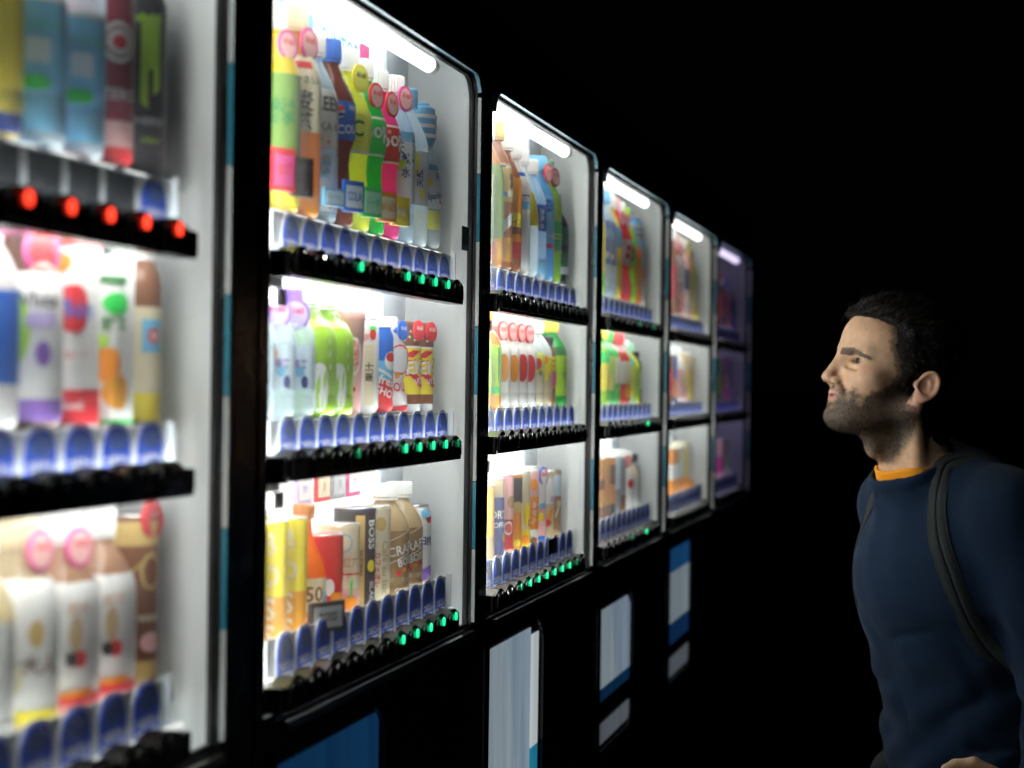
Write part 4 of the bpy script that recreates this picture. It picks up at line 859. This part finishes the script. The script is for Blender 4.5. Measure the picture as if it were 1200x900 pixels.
# hand: palm and five fingers, index uppermost
hz = 2.93
PALM = [Wp(1215, 935, hz), Wp(1182, 926, hz)]
FIN = {'index': ([(1180, 913), (1141, 894.5), (1119, 896.5), (1108, 901)], .0, (.0098, .0090, .0080, .0068)),
       'middle': ([(1176, 926), (1134, 916), (1116, 926), (1117, 940)], .010, (.0100, .0092, .0082, .0070)),
       'ring': ([(1177, 939), (1138, 936), (1124, 948), (1130, 960)], .016, (.0095, .0088, .0078, .0066)),
       'little': ([(1182, 951), (1150, 954), (1138, 964), (1144, 973)], .020, (.0085, .0076, .0068, .0058)),
       'thumb': ([(1205, 920), (1180, 915), (1158, 921), (1140, 928)], -.028, (.0125, .0110, .0095, .0078))}
def hand_sdf(x, y, z):
    d = caps(x, y, z, wrL, PALM[0], .026, .026)
    for t_ in (-.012, .004, .018):
        d = smin(d, caps(x, y, z, PALM[0] + np.array([0, -t_ * .2, -t_]), PALM[1] + np.array([0, 0, -t_ * 1.2 - .006]), .017, .014), .012)
    for nm_, (pts, dz, rs) in FIN.items():
        P3 = [Wp(px_, py_, hz + dz * (i_ > 0)) for i_, (px_, py_) in enumerate(pts)]
        for i_ in range(3): d = smin(d, caps(x, y, z, P3[i_], P3[i_ + 1], rs[i_], rs[i_ + 1]), .004 if i_ else .006)
    return d
def arm_sdf(x, y, z, o, cuff=False):
    a = caps(x, y, z, shL, elL, .050 + o, .040 + o); a = smin(a, caps(x, y, z, elL, wrL, .040 + o, .030 + o), .02)
    b_ = caps(x, y, z, shR, elR, .050 + o, .040 + o); b_ = smin(b_, caps(x, y, z, elR, wrR, .040 + o, .030 + o), .02)
    return np.minimum(a, b_)

hx, hy, hz0 = [(HO[q_] - .135, HO[q_] + .135) for q_ in range(2)] + [(HO[2] - .145, HO[2] + .155)]
HW = Wp(1170, 925, hz); handb = [(HW[q_] - .09, HW[q_] + .09) for q_ in range(3)]
AX = [axis(HO[0] - .33, HO[0] + .50, [hx], .0021, .010), axis(HO[1] - .50, HO[1] + .38, [hy], .0021, .010), axis(-.03, 1.72, [hz0], .0021, .012)]
Fd = np.full(tuple(len(a) for a in AX), 1.0, np.float32)
s_, x, y, z = block(AX, (-9, -9, -9), (9, 9, 9))
# coarse evaluation of the whole figure, fine evaluation of the head
s_, x, y, z = block(AX, (AX[0][0], AX[1][0], -.03), (AX[0][-1], AX[1][-1], 1.42))
d = torso_sdf(x, y, z)
d = smin(d, arm_sdf(x, y, z, 0.0), .03)
hip = [tp_(-.02, s1 * .085, .86) for s1 in (1, -1)]; kne = [tp_(.01, s1 * .10, .47) for s1 in (1, -1)]; ank = [tp_(-.03, s1 * .11, .085) for s1 in (1, -1)]; toe = [tp_(.12, s1 * .125, .035) for s1 in (1, -1)]
for k in (0, 1):
    d = smin(d, caps(x, y, z, hip[k], kne[k], .085, .056), .03); d = smin(d, caps(x, y, z, kne[k], ank[k], .054, .034), .02)
    d = smin(d, caps(x, y, z, ank[k], toe[k], .032, .024), .02)
d = smin(d, caps(x, y, z, wrR, wrR + np.array([0, 0, -.13]), .026, .016), .01)
Fd[s_] = d
s_, x, y, z = block(AX, (hx[0], hy[0], hz0[0] - .03), (hx[1], hy[1], hz0[1]))
hs = head_sdf(x, y, z); Fd[s_] = smin(Fd[s_], smin(hs, neck_sdf(x, y, z), .022), .03)
skin_mat, nt, b = new_mat('skin')
at = nt.nodes.new('ShaderNodeAttribute'); at.attribute_name = 'tone'
tc = nt.nodes.new('ShaderNodeTexCoord'); nn = nt.nodes.new('ShaderNodeTexNoise'); nn.inputs['Scale'].default_value = 90; nn.inputs['Detail'].default_value = 6
nt.links.new(tc.outputs['Object'], nn.inputs['Vector'])
mr = nt.nodes.new('ShaderNodeMapRange'); mr.inputs['From Min'].default_value = .3; mr.inputs['From Max'].default_value = .7; mr.inputs['To Min'].default_value = .86; mr.inputs['To Max'].default_value = 1.1
nt.links.new(nn.outputs['Fac'], mr.inputs['Value'])
vm = nt.nodes.new('ShaderNodeVectorMath'); vm.operation = 'SCALE'; nt.links.new(at.outputs['Color'], vm.inputs[0]); nt.links.new(mr.outputs['Result'], vm.inputs['Scale'])
nt.links.new(vm.outputs[0], b.inputs['Base Color']); b.inputs['Roughness'].default_value = .52; b.inputs['Specular IOR Level'].default_value = .35
b.inputs['Subsurface Weight'].default_value = .22; b.inputs['Subsurface Radius'].default_value = (.010, .004, .002); b.inputs['Subsurface Scale'].default_value = .5
n3 = nt.nodes.new('ShaderNodeTexNoise'); n3.inputs['Scale'].default_value = 650; n3.inputs['Detail'].default_value = 5; nt.links.new(tc.outputs['Object'], n3.inputs['Vector'])
bp = nt.nodes.new('ShaderNodeBump'); bp.inputs['Strength'].default_value = .5; bp.inputs['Distance'].default_value = .0010
nt.links.new(n3.outputs['Fac'], bp.inputs['Height']); nt.links.new(bp.outputs[0], b.inputs['Normal'])

body_me, BV = surface_nets(Fd, AX, 'body', skin_mat)
# the near hand at finer resolution, joined into the same mesh at the wrist inside the cuff
AH = [np.arange(handb[q_][0] - .01, handb[q_][1] + .02, .0021, np.float32) for q_ in range(3)]
Fh = hand_sdf(AH[0][:, None, None], AH[1][None, :, None], AH[2][None, None, :]).astype(np.float32)
hand_me, HV = surface_nets(Fh, AH, 'hand', skin_mat)
bmx = bmesh.new(); bmx.from_mesh(body_me); bmx.from_mesh(hand_me); bmx.to_mesh(body_me); bmx.free()
for p_ in body_me.polygons: p_.use_smooth = True
bpy.data.meshes.remove(hand_me)
nv = len(body_me.vertices); co = np.empty(nv * 3, np.float32); body_me.vertices.foreach_get('co', co); co = co.reshape(-1, 3)
nrm = np.empty(nv * 3, np.float32); body_me.vertex_normals.foreach_get('vector', nrm) if hasattr(body_me.vertex_normals, 'foreach_get') else None
nrm = nrm.reshape(-1, 3)
lx, ly, lz = head_local(co[:, 0], co[:, 1], co[:, 2]); ay = np.abs(ly)
sst = lambda a, b_, v: np.clip((v - a) / (b_ - a), 0, 1) ** 2 * (3 - 2 * np.clip((v - a) / (b_ - a), 0, 1))
rng = np.random.default_rng(3)
wob = .006 * vn(lx, ly, lz, 110) + .004 * vn(lx, ly, lz, 260)
# beard: cheeks below a line from the sideburn to the mouth corner, moustache, chin, fading down the neck
line = np.interp(lx, [.0, .02, .045, .07, .085, .095, .12], [.03, .012, -.020, -.040, -.032, -.0275, -.0275])
beard = sst(.014, -.018, lz - line + wob * 1.5) * sst(-.030, -.014, lx) * sst(-.135, -.098, lz + wob) * (ay < .09)
beard *= 1 - .9 * np.exp(-(((ay / .020) ** 2) + ((lz + .044) / .0105) ** 2) ** 2) * (lx > .07)
beard *= 1 - .5 * np.exp(-((ay / .012) ** 2 + ((lz + .0635) / .006) ** 2)) * (lx > .07)
beard *= np.where((ay > .071) & (lz > -.030) & (lx < .010), 0, 1)
lips = np.exp(-(((ay / .0215) ** 2) + ((lz + .044) / .0088) ** 2) ** 3) * (lx > .075)
ear = sst(.068, .076, ay) * (lz > -.04) * (lx < .02)
tone = np.tile(np.array([.68, .43, .275]), (nv, 1))
def blend(m, c, a=1.0):
    global tone
    tone = tone * (1 - m[:, None] * a) + np.array(c) * m[:, None] * a
blend(beard, (.050, .040, .030), .88); blend(lips, (.55, .24, .21), .85); blend(ear, (.62, .32, .24), .6)
blend(np.exp(-(((lx - .112) / .012) ** 2 + (ay / .012) ** 2 + ((lz + .016) / .012) ** 2)), (.62, .32, .22), .5)
blend(np.exp(-(((lx - .07) / .02) ** 2 + ((ay - .045) / .015) ** 2 + ((lz + .008) / .015) ** 2)), (.64, .34, .24), .4)
browz = np.interp(ay, [.006, .012, .032, .050, .056], [.0262, .0272, .0300, .0250, .0226])
brow = (np.abs(lz - browz) < np.interp(ay, [.006, .012, .04, .056], [.0040, .0052, .0046, .0022])) & (ay > .007) & (ay < .056) & (lx > .045)
blend(brow.astype(float), (.05, .035, .025), .85)
blend(np.exp(-(((ay - .031) / .014) ** 2 + ((lz - .0165) / .0045) ** 2) ** 2) * (lx > .06), (.22, .12, .085), .7)  # lash line and lid shading painted dark into the skin tone
hl_ = lx - np.interp(lz, [-.075, -.045, -.03, -.012, .004, .029, .048, .066, .080, .086, .092], [-.045, -.030, -.018, .012, .022, .033, .047, .047, .050, .072, .20])
blend(sst(.012, -.002, hl_ + .005 * vn(lx, ly, lz, 300)) * (ay < .078) * (lz > -.06), (.05, .035, .028), .8)
ca_ = body_me.color_attributes.new('tone', 'FLOAT_COLOR', 'POINT')
ca_.data.foreach_set('color', np.concatenate([tone, np.ones((nv, 1))], 1).astype(np.float32).ravel())
FOOT = tuple(T0)
person = thing('person', 'man in navy sweater gazing up at the machines, orange shirt collar, dark beard', 'person', FOOT)
def child(name, me, parent=person):
    o = bpy.data.objects.new(name, me); COL.objects.link(o); o.parent = parent; o.matrix_parent_inverse = Matrix.Translation(-Vector(FOOT)); return o
body = child('body', body_me)

def strands(pts, nrms, dirs, ln, wd, name_mat, bend=.35):
    """tapering three-segment blades: returns verts, faces"""
    n_ = len(pts); V = []; 
    side = np.cross(dirs, nrms); side /= np.linalg.norm(side, axis=1)[:, None] + 1e-9
    for t_ in (0, .4, .75):
        c = pts + dirs * (ln * t_)[:, None] - nrms * (ln * bend * t_ * t_)[:, None]
        w_ = wd * (1 - .5 * t_); V += [c - side * w_[:, None], c + side * w_[:, None]]
    V.append(pts + dirs * ln[:, None] - nrms * (ln * bend)[:, None])
    V = np.stack(V, 1).reshape(-1, 3); base = np.arange(n_)[:, None] * 7
    q1 = base + np.array([[0, 1, 3, 2]]); q2 = base + np.array([[2, 3, 5, 4]]); t3 = base + np.array([[4, 5, 6]])
    return V, [tuple(r_) for r_ in q1] + [tuple(r_) for r_ in q2] + [tuple(r_) for r_ in t3]
HAIRM = P('dark_hair', (.014, .011, .010), .42, spec=.5)
HAIRB = P('beard_hair', (.020, .015, .011), .5, spec=.4)
def nz_(v): return v / (np.linalg.norm(v, axis=1)[:, None] + 1e-9)
def grow(name, mask, count, lmin, lmax, wd, dvec, upn, mat, jit=.35, ok=None):
    idx = np.flatnonzero(mask > rng.random(nv)); 
    if len(idx) == 0: return
    idx = rng.choice(idx, count); p = co[idx] + rng.normal(0, .0010, (count, 3)) ; nn_ = nrm[idx]
    p -= nn_ * .0008
    dr = nz_(nn_ * upn + dvec(idx) + rng.normal(0, jit, (count, 3)))
    V, F_ = strands(p, nn_, dr, rng.uniform(lmin, lmax, count), np.full(count, wd), mat)
    me = bpy.data.meshes.new(name); me.from_pydata(V.tolist(), [], F_); me.materials.append(mat); child(name, me)
dn = -hU * .9 + hF * .15
grow('beard', beard * (beard > .25), 30000, .0022, .0055, .00016, lambda i_: np.tile(dn, (len(i_), 1)), .8, HAIRB)
bo = grow('eyebrows', brow.astype(float), 1500, .004, .008, .00016, lambda i_: (hL[None, :] * np.sign(ly[i_])[:, None] * .9 - hF * .5 + hU * .15), .25, HAIRM, .12)

# hair: a thick cap grown from the skull, then loose strands over it
AXH = [np.arange(a, b_, .0026, np.float32) for a, b_ in ((hx[0], hx[1] + .02), (hy[0] - .01, hy[1] + .01), (hz0[0], hz0[1] + .01))]
x, y, z = AXH[0][:, None, None], AXH[1][None, :, None], AXH[2][None, None, :]
hd = smin(head_sdf(x, y, z, False), neck_sdf(x, y, z), .02); lx2, ly2, lz2 = head_local(x, y, z)
def hairline(lz_, ly_):
    xs_ = np.interp(lz_, [-.075, -.045, -.03, -.012, .004, .029, .048, .066, .080, .086, .092], [-.045, -.030, -.018, .012, .022, .033, .047, .047, .050, .072, .20])
    return xs_ + .0022 * vn(lz_, ly_, lz_ * 0, 190)
thick = np.interp(lz2, [-.07, 0, .05, .10, .13], [.002, .0030, .007, .014, .016]) + .000 * np.clip(lx2 / .08, 0, 1) * np.clip(lz2 / .08, 0, 1)
thick = thick + .0030 * vn(lx2, ly2 * 1.6, lz2, 90) + .0016 * vn(lx2, ly2 * 2, lz2, 240)
thick = thick * np.clip((hairline(lz2, np.abs(ly2)) - lx2) / .016 + .12, .12, 1)
eardist = ell(lx2, np.abs(ly2), lz2, (-.012, .086, -.004), (.022, .022, .033))
Fh = smax(hd - thick, (lx2 - hairline(lz2, np.abs(ly2))) * .8, .007); Fh = smax(Fh, -lz2 - .075, .01); Fh = smax(Fh, -eardist, .004)
tone_h = None
hair_me, HV = surface_nets(Fh.astype(np.float32), AXH, 'hair', P('dark_hair_mass', (.010, .008, .007), .9, spec=.15))
hn = np.empty(len(hair_me.vertices) * 3, np.float32); hair_me.vertex_normals.foreach_get('vector', hn); hn = hn.reshape(-1, 3)
hv = np.empty_like(hn).reshape(-1); hair_me.vertices.foreach_get('co', hv); hv = hv.reshape(-1, 3)
hx_, hy_, hz_ = head_local(hv[:, 0], hv[:, 1], hv[:, 2]); dsurf = None
okv = np.flatnonzero((np.sum(hn * (hv - HO), 1) > 0) & (hx_ < hairline(hz_, np.abs(hy_)) + .012))
cnt = 26000; idx = rng.choice(okv, cnt); p = hv[idx] - hn[idx] * .002
front = np.clip(hx_[idx] / .08, 0, 1)[:, None]; topw = np.clip(hz_[idx] / .1, 0, 1)[:, None]
dr = nz_(hn[idx] * (.30 + .30 * topw) + (-hF * .75 + hL * .25) * topw + (-hU * .9 - hF * .3) * (1 - topw) + hU * .25 * front * topw + rng.normal(0, .22, (cnt, 3)))
V, F_ = strands(p, hn[idx], dr, rng.uniform(.010, .024, cnt) * np.interp(hz_[idx], [-.05, .06, .1], [.35, .6, 1.2]), np.full(cnt, .00030), HAIRM)
child('hair', hair_me)
me = bpy.data.meshes.new('loose_hair'); me.from_pydata(V.tolist(), [], F_); me.materials.append(HAIRM); child('loose_hair', me)

# eyes and teeth
EW = P('eye_white', (.42, .38, .35), .12); IR = P('iris', (.07, .035, .015), .12); PU = P('pupil', (.004, .004, .004), .1)
for sgn in (1, -1):
    mb = MB(); cen = HO + hF * .0740 + hL * .031 * sgn + hU * .0180
    gz = nz_((hF + hL * .05 - hU * .10)[None, :])[0]; u_ = nz_(np.cross(gz, hL)[None, :])[0]; w_ = np.cross(gz, u_); prof_ = []
    rings = [0, .09, .18, .30, .45, .62, .9, 1.3, 1.8, 2.4, math.pi]; sg = 20; vs_ = []
    for a in rings: vs_ += [cen + (gz * math.cos(a) + (u_ * math.cos(t_) + w_ * math.sin(t_)) * math.sin(a)) * (.0117 + (.0006 if a < .5 else 0)) for t_ in [2 * math.pi * k / sg for k in range(sg)]]
    for i_ in range(len(rings) - 1):
        mb.add([vs_[i_ * sg + k] for k in range(sg)] + [vs_[(i_ + 1) * sg + k] for k in range(sg)], [(k, (k + 1) % sg, sg + (k + 1) % sg, sg + k) for k in range(sg)], PU if i_ < 3 else (IR if i_ < 5 else EW), True)
    child('eye', mb.mesh('eye'))
mb = MB(); TE = P('teeth', (.42, .37, .30), .3)
for k in range(-4, 5):
    c = HO + hF * (.0905 - .00045 * k * k) + hL * .0052 * k + hU * -.0418
    mb.tube(c + hU * .004, c - hU * .0035, .0030, TE, 10)
child('teeth', mb.mesh('teeth'))

# clothing
def knit(name, col, sc=900, rough=.85):
    m, nt, b = new_mat(name); tc = nt.nodes.new('ShaderNodeTexCoord'); w_ = nt.nodes.new('ShaderNodeTexNoise'); w_.inputs['Scale'].default_value = sc
    n_ = nt.nodes.new('ShaderNodeTexNoise'); n_.inputs['Scale'].default_value = 14; n_.inputs['Detail'].default_value = 5
    nt.links.new(tc.outputs['Object'], w_.inputs['Vector']); nt.links.new(tc.outputs['Object'], n_.inputs['Vector'])
    r_ = nt.nodes.new('ShaderNodeMapRange'); r_.inputs['To Min'].default_value = .75; r_.inputs['To Max'].default_value = 1.25; nt.links.new(n_.outputs['Fac'], r_.inputs['Value'])
    v_ = nt.nodes.new('ShaderNodeVectorMath'); v_.operation = 'SCALE'; v_.inputs[0].default_value = col; nt.links.new(r_.outputs['Result'], v_.inputs['Scale']); nt.links.new(v_.outputs[0], b.inputs['Base Color'])
    b.inputs['Roughness'].default_value = rough; b.inputs['Specular IOR Level'].default_value = .2; b.inputs['Sheen Weight'].default_value = .04
    bp = nt.nodes.new('ShaderNodeBump'); bp.inputs['Strength'].default_value = .5; bp.inputs['Distance'].default_value = .001
    nt.links.new(w_.outputs['Fac'], bp.inputs['Height']); nt.links.new(bp.outputs[0], b.inputs['Normal']); return m
NAVY = knit('navy_knit', (.0015, .0125, .036)); TEE = knit('orange_jersey', (.80, .30, .015)); DENIM = knit('dark_denim', (.006, .007, .010)); SHOE = P('dark_leather', (.015, .013, .012), .4, bump=.2, bscale=150)
STRAP = knit('charcoal_webbing', (.020, .025, .026), 1400, .7)
NX = nz_((neckB - neckA)[None, :])[0]
NC = neckA + (neckB - neckA) * .58
cn = nz_((UPV * 1.0 + tF * .52)[None, :])[0]                 # the collar opening tips forward
def cdist(x, y, z, off): return (x - NC[0]) * cn[0] + (y - NC[1]) * cn[1] + (z - NC[2]) * cn[2] - off
def naxis(x, y, z):
    t_ = (x - neckA[0]) * NX[0] + (y - neckA[1]) * NX[1] + (z - neckA[2]) * NX[2]
    return np.sqrt((x - neckA[0] - t_ * NX[0]) ** 2 + (y - neckA[1] - t_ * NX[1]) ** 2 + (z - neckA[2] - t_ * NX[2]) ** 2)
def folds(x, y, z):
    f, l = torso_local(x, y)
    w_ = vn(x, y, z, 12)
    a = .0045 * np.maximum(0, 1 - 3.2 * np.abs(vn(x * .6 + z * .5, y * .6, z * .9 - x * .3, 16))) * np.clip((1.30 - z) * 6, .15, 1) + .003 * w_ + .0018 * np.sin(f * 34 + z * 46 + l * 22 + 1.3 * np.sin(z * 17)) * np.clip((1.28 - z) * 5, 0, 1)
    return a + .0022 * np.sin(z * 80 - l * 60 + 2 * np.sin(f * 20)) * np.clip((1.15 - z) * 6, 0, 1) + .0014 * np.sin(l * 95 + z * 30) * np.clip((z - 1.1) * 5, 0, 1)
AS = [axis(HO[0] - .33, HO[0] + .50, [(HO[0] - .14, HO[0] + .18)], .0042, .008), axis(HO[1] - .50, HO[1] + .38, [(HO[1] - .22, HO[1] + .14)], .0042, .008), axis(.80, 1.50, [(1.25, 1.5)], .0036, .007)]
x, y, z = AS[0][:, None, None], AS[1][None, :, None], AS[2][None, None, :]
sw = torso_sdf(x, y, z, .010); sw = smin(sw, arm_sdf(x, y, z, .013), .035)
nr = neck_sdf(x, y, z) + .060; sw = smin(sw, np.maximum(nr - .076, np.abs(cdist(x, y, z, -.030)) - .030), .022)
sw = sw + folds(x, y, z)
cd_ = cdist(x, y, z, 0)
sw = smax(sw, np.minimum(cd_, .084 - nr), .004)
rib = np.sqrt((nr - .0735) ** 2 + (cd_ + .006) ** 2 * .35) - .0048          # ribbed neckband
sw = smin(sw, rib, .004)
sw = smax(sw, -(np.maximum(nr - .0690, -(cd_ + .028))), .004)
sw = smax(sw, .875 - z + 0 * x, .006)
cuff = nz_((wrL - elL)[None, :])[0]
sw = smax(sw, ((x - wrL[0]) * cuff[0] + (y - wrL[1]) * cuff[1] + (z - wrL[2]) * cuff[2]) - .000 + np.where((x - wrL[0]) ** 2 + (y - wrL[1]) ** 2 + (z - wrL[2]) ** 2 < .01, 0, -1.0), .003)
sweater_me, SV = surface_nets(sw.astype(np.float32), AS, 'sweater', NAVY); sweater = child('sweater', sweater_me)
# tee: a collar band between skin and sweater
AT = [np.arange(NC[q_] - .11, NC[q_] + .11, .0026, np.float32) for q_ in range(3)]
x, y, z = AT[0][:, None, None], AT[1][None, :, None], AT[2][None, None, :]
nr = neck_sdf(x, y, z) + .060; cdt = cdist(x, y, z, 0)
fn_ = (x - NC[0]) * tF[0] + (y - NC[1]) * tF[1]; toff = -.012 + .022 * np.clip((fn_ + .005) / .05, 0, 1)
te = np.maximum(np.abs(nr - .0645) - .0018, np.maximum(cdt - toff, -(cdt + .026))); te = smin(te, np.sqrt((nr - .0645) ** 2 + (cdt - toff + .001) ** 2) - .0030, .002)
tee_me, _ = surface_nets(te.astype(np.float32), AT, 't_shirt', TEE); child('t_shirt', tee_me)
# trousers and shoes
AP = [axis(HO[0] - .25, HO[0] + .40, [], .01, .011), axis(HO[1] - .35, HO[1] + .38, [], .01, .011), axis(0.03, .97, [], .01, .012)]
x, y, z = AP[0][:, None, None], AP[1][None, :, None], AP[2][None, None, :]
f, l = torso_local(x, y); tr = ell(f, l, z, (-.060, 0, .87), (.103, .162, .11))
for k in (0, 1): tr = smin(tr, caps(x, y, z, hip[k], kne[k], .094, .070), .03); tr = smin(tr, caps(x, y, z, kne[k], ank[k], .070, .060), .02)
tr = smax(tr, .075 - z + 0 * x, .004) + .002 * np.sin(z * 90 + x * 30)
me, _ = surface_nets(tr.astype(np.float32), AP, 'trousers', DENIM); child('trousers', me)
for k in (0, 1):
    mb = MB(); A_ = [axis(ank[k][0] - .26, ank[k][0] + .26, [], .01, .008), axis(ank[k][1] - .26, ank[k][1] + .26, [], .01, .008), axis(-.01, .15, [], .01, .006)]
    x, y, z = A_[0][:, None, None], A_[1][None, :, None], A_[2][None, None, :]
    sh_ = smin(caps(x, y, z, ank[k] + tF * -.03 + UPV * -.045, toe[k] + UPV * .005, .040, .036), caps(x, y, z, ank[k] + UPV * -.03, ank[k] + UPV * .02, .044, .042), .03); sh_ = smax(sh_, .004 - z + 0 * x, .003)
    me, _ = surface_nets(sh_.astype(np.float32), A_, 'shoe', SHOE); child('shoe', me)

# backpack worn over both shoulders
from mathutils.bvhtree import BVHTree
bvh = BVHTree.FromPolygons([tuple(v) for v in SV.tolist()], [tuple(p_.vertices) for p_ in sweater_me.polygons])
CAMP = Vector((D, 0, EYE))
def hit(X, Y_):
    t_ = Vector(Wp(X, Y_, 3.2)); h_ = bvh.ray_cast(CAMP, (t_ - CAMP).normalized()); return h_[0] if h_[0] else bvh.find_nearest(t_)[0]
pack = thing('backpack', 'dark backpack worn by the man, grey straps over both shoulders', 'backpack', tuple(tp_(-.24, 0, .95)))
def pchild(name, me):
    o = bpy.data.objects.new(name, me); COL.objects.link(o); o.parent = pack; o.matrix_parent_inverse = Matrix.Translation(-Vector(tp_(-.24, 0, .95))); return o
def strap(pts, wdt):
    # smooth the path, lay it on the sweater, sweep a padded section along it
    P_ = [Vector(p_) for p_ in pts]; path = []
    for i_ in range(len(P_) - 1):
        a, b_, c, d_ = P_[max(0, i_ - 1)], P_[i_], P_[i_ + 1], P_[min(len(P_) - 1, i_ + 2)]
        for k in range(6):
            t_ = k / 6; path.append(.5 * ((2 * b_) + (c - a) * t_ + (2 * a - 5 * b_ + 4 * c - d_) * t_ ** 2 + (3 * b_ - a - 3 * c + d_) * t_ ** 3))
    path.append(P_[-1]); N = []; Q = []
    for p_ in path:
        q_, n_, _, _ = bvh.find_nearest(p_); Q.append(q_.copy()); N.append(n_.copy())
    for _ in range(3):
        N = [(N[max(0, i_ - 1)] + N[i_] * 2 + N[min(len(N) - 1, i_ + 1)]).normalized() for i_ in range(len(N))]
        Q = [Q[0]] + [(Q[i_ - 1] + Q[i_] * 2 + Q[i_ + 1]) / 4 for i_ in range(1, len(Q) - 1)] + [Q[-1]]
    sec = [(-1, .0), (-1, .5), (-.94, .75), (-.84, .62), (-.74, .85), (-.2, 1.0), (-.06, .9), (0, .55), (.06, .9), (.2, 1.0), (.74, .85), (.84, .62), (.94, .75), (1, .5), (1, 0)]
    mb = MB(); v = []; m_ = len(sec)
    for i_, (p_, n_) in enumerate(zip(Q, N)):
        tg = (Q[min(len(Q) - 1, i_ + 1)] - Q[max(0, i_ - 1)]).normalized(); sd_ = tg.cross(n_).normalized()
        v += [p_ + sd_ * (wdt / 2 * s1) + n_ * (-.003 + .0065 * h_) for s1, h_ in sec]
    mb.add(v, [(i_ * m_ + k, i_ * m_ + k + 1, (i_ + 1) * m_ + k + 1, (i_ + 1) * m_ + k) for i_ in range(len(Q) - 1) for k in range(m_ - 1)], STRAP, True)
    mb.add(v, [tuple(range(m_))[::-1], tuple(range(len(v) - m_, len(v)))], STRAP)
    pchild('shoulder_strap', mb.mesh('shoulder_strap'))
strap([tp_(-.13, .085, 1.22), tp_(-.12, .085, 1.30), tp_(-.06, .09, 1.39), hit(1118, 540), hit(1103, 560), hit(1098, 590), hit(1099, 620), hit(1107, 655), tp_(.05, .155, 1.14), tp_(-.04, .16, 1.08), tp_(-.12, .12, 1.05)], .034)
strap([tp_(-.13, -.085, 1.22), tp_(-.12, -.085, 1.30), tp_(-.05, -.09, 1.39), tp_(.035, -.092, 1.365), tp_(.09, -.105, 1.30), tp_(.10, -.12, 1.22), tp_(.06, -.15, 1.13), tp_(-.04, -.16, 1.08), tp_(-.12, -.12, 1.05)], .034)
AB = [axis(T0[0] - .1, T0[0] + .5, [], .01, .010), axis(T0[1] - .25, T0[1] + .45, [], .01, .010), axis(.88, 1.42, [], .01, .010)]
x, y, z = AB[0][:, None, None], AB[1][None, :, None], AB[2][None, None, :]
f, l = torso_local(x, y)
q0, q1, q2 = np.abs(f + .205) - .05, np.abs(l) - .095, np.abs(z - 1.14) - .17
pk_ = np.sqrt(np.maximum(q0, 0) ** 2 + np.maximum(q1, 0) ** 2 + np.maximum(q2, 0) ** 2) - .035
q0, q1, q2 = np.abs(f + .285) - .012, np.abs(l) - .075, np.abs(z - 1.06) - .07
pk_ = smin(pk_, np.sqrt(np.maximum(q0, 0) ** 2 + np.maximum(q1, 0) ** 2 + np.maximum(q2, 0) ** 2) - .02, .01) + .0015 * np.sin(z * 60 + l * 40)
me, _ = surface_nets(pk_.astype(np.float32), AB, 'bag', knit('black_nylon', (.015, .016, .018), 1100, .6)); pchild('bag', me)
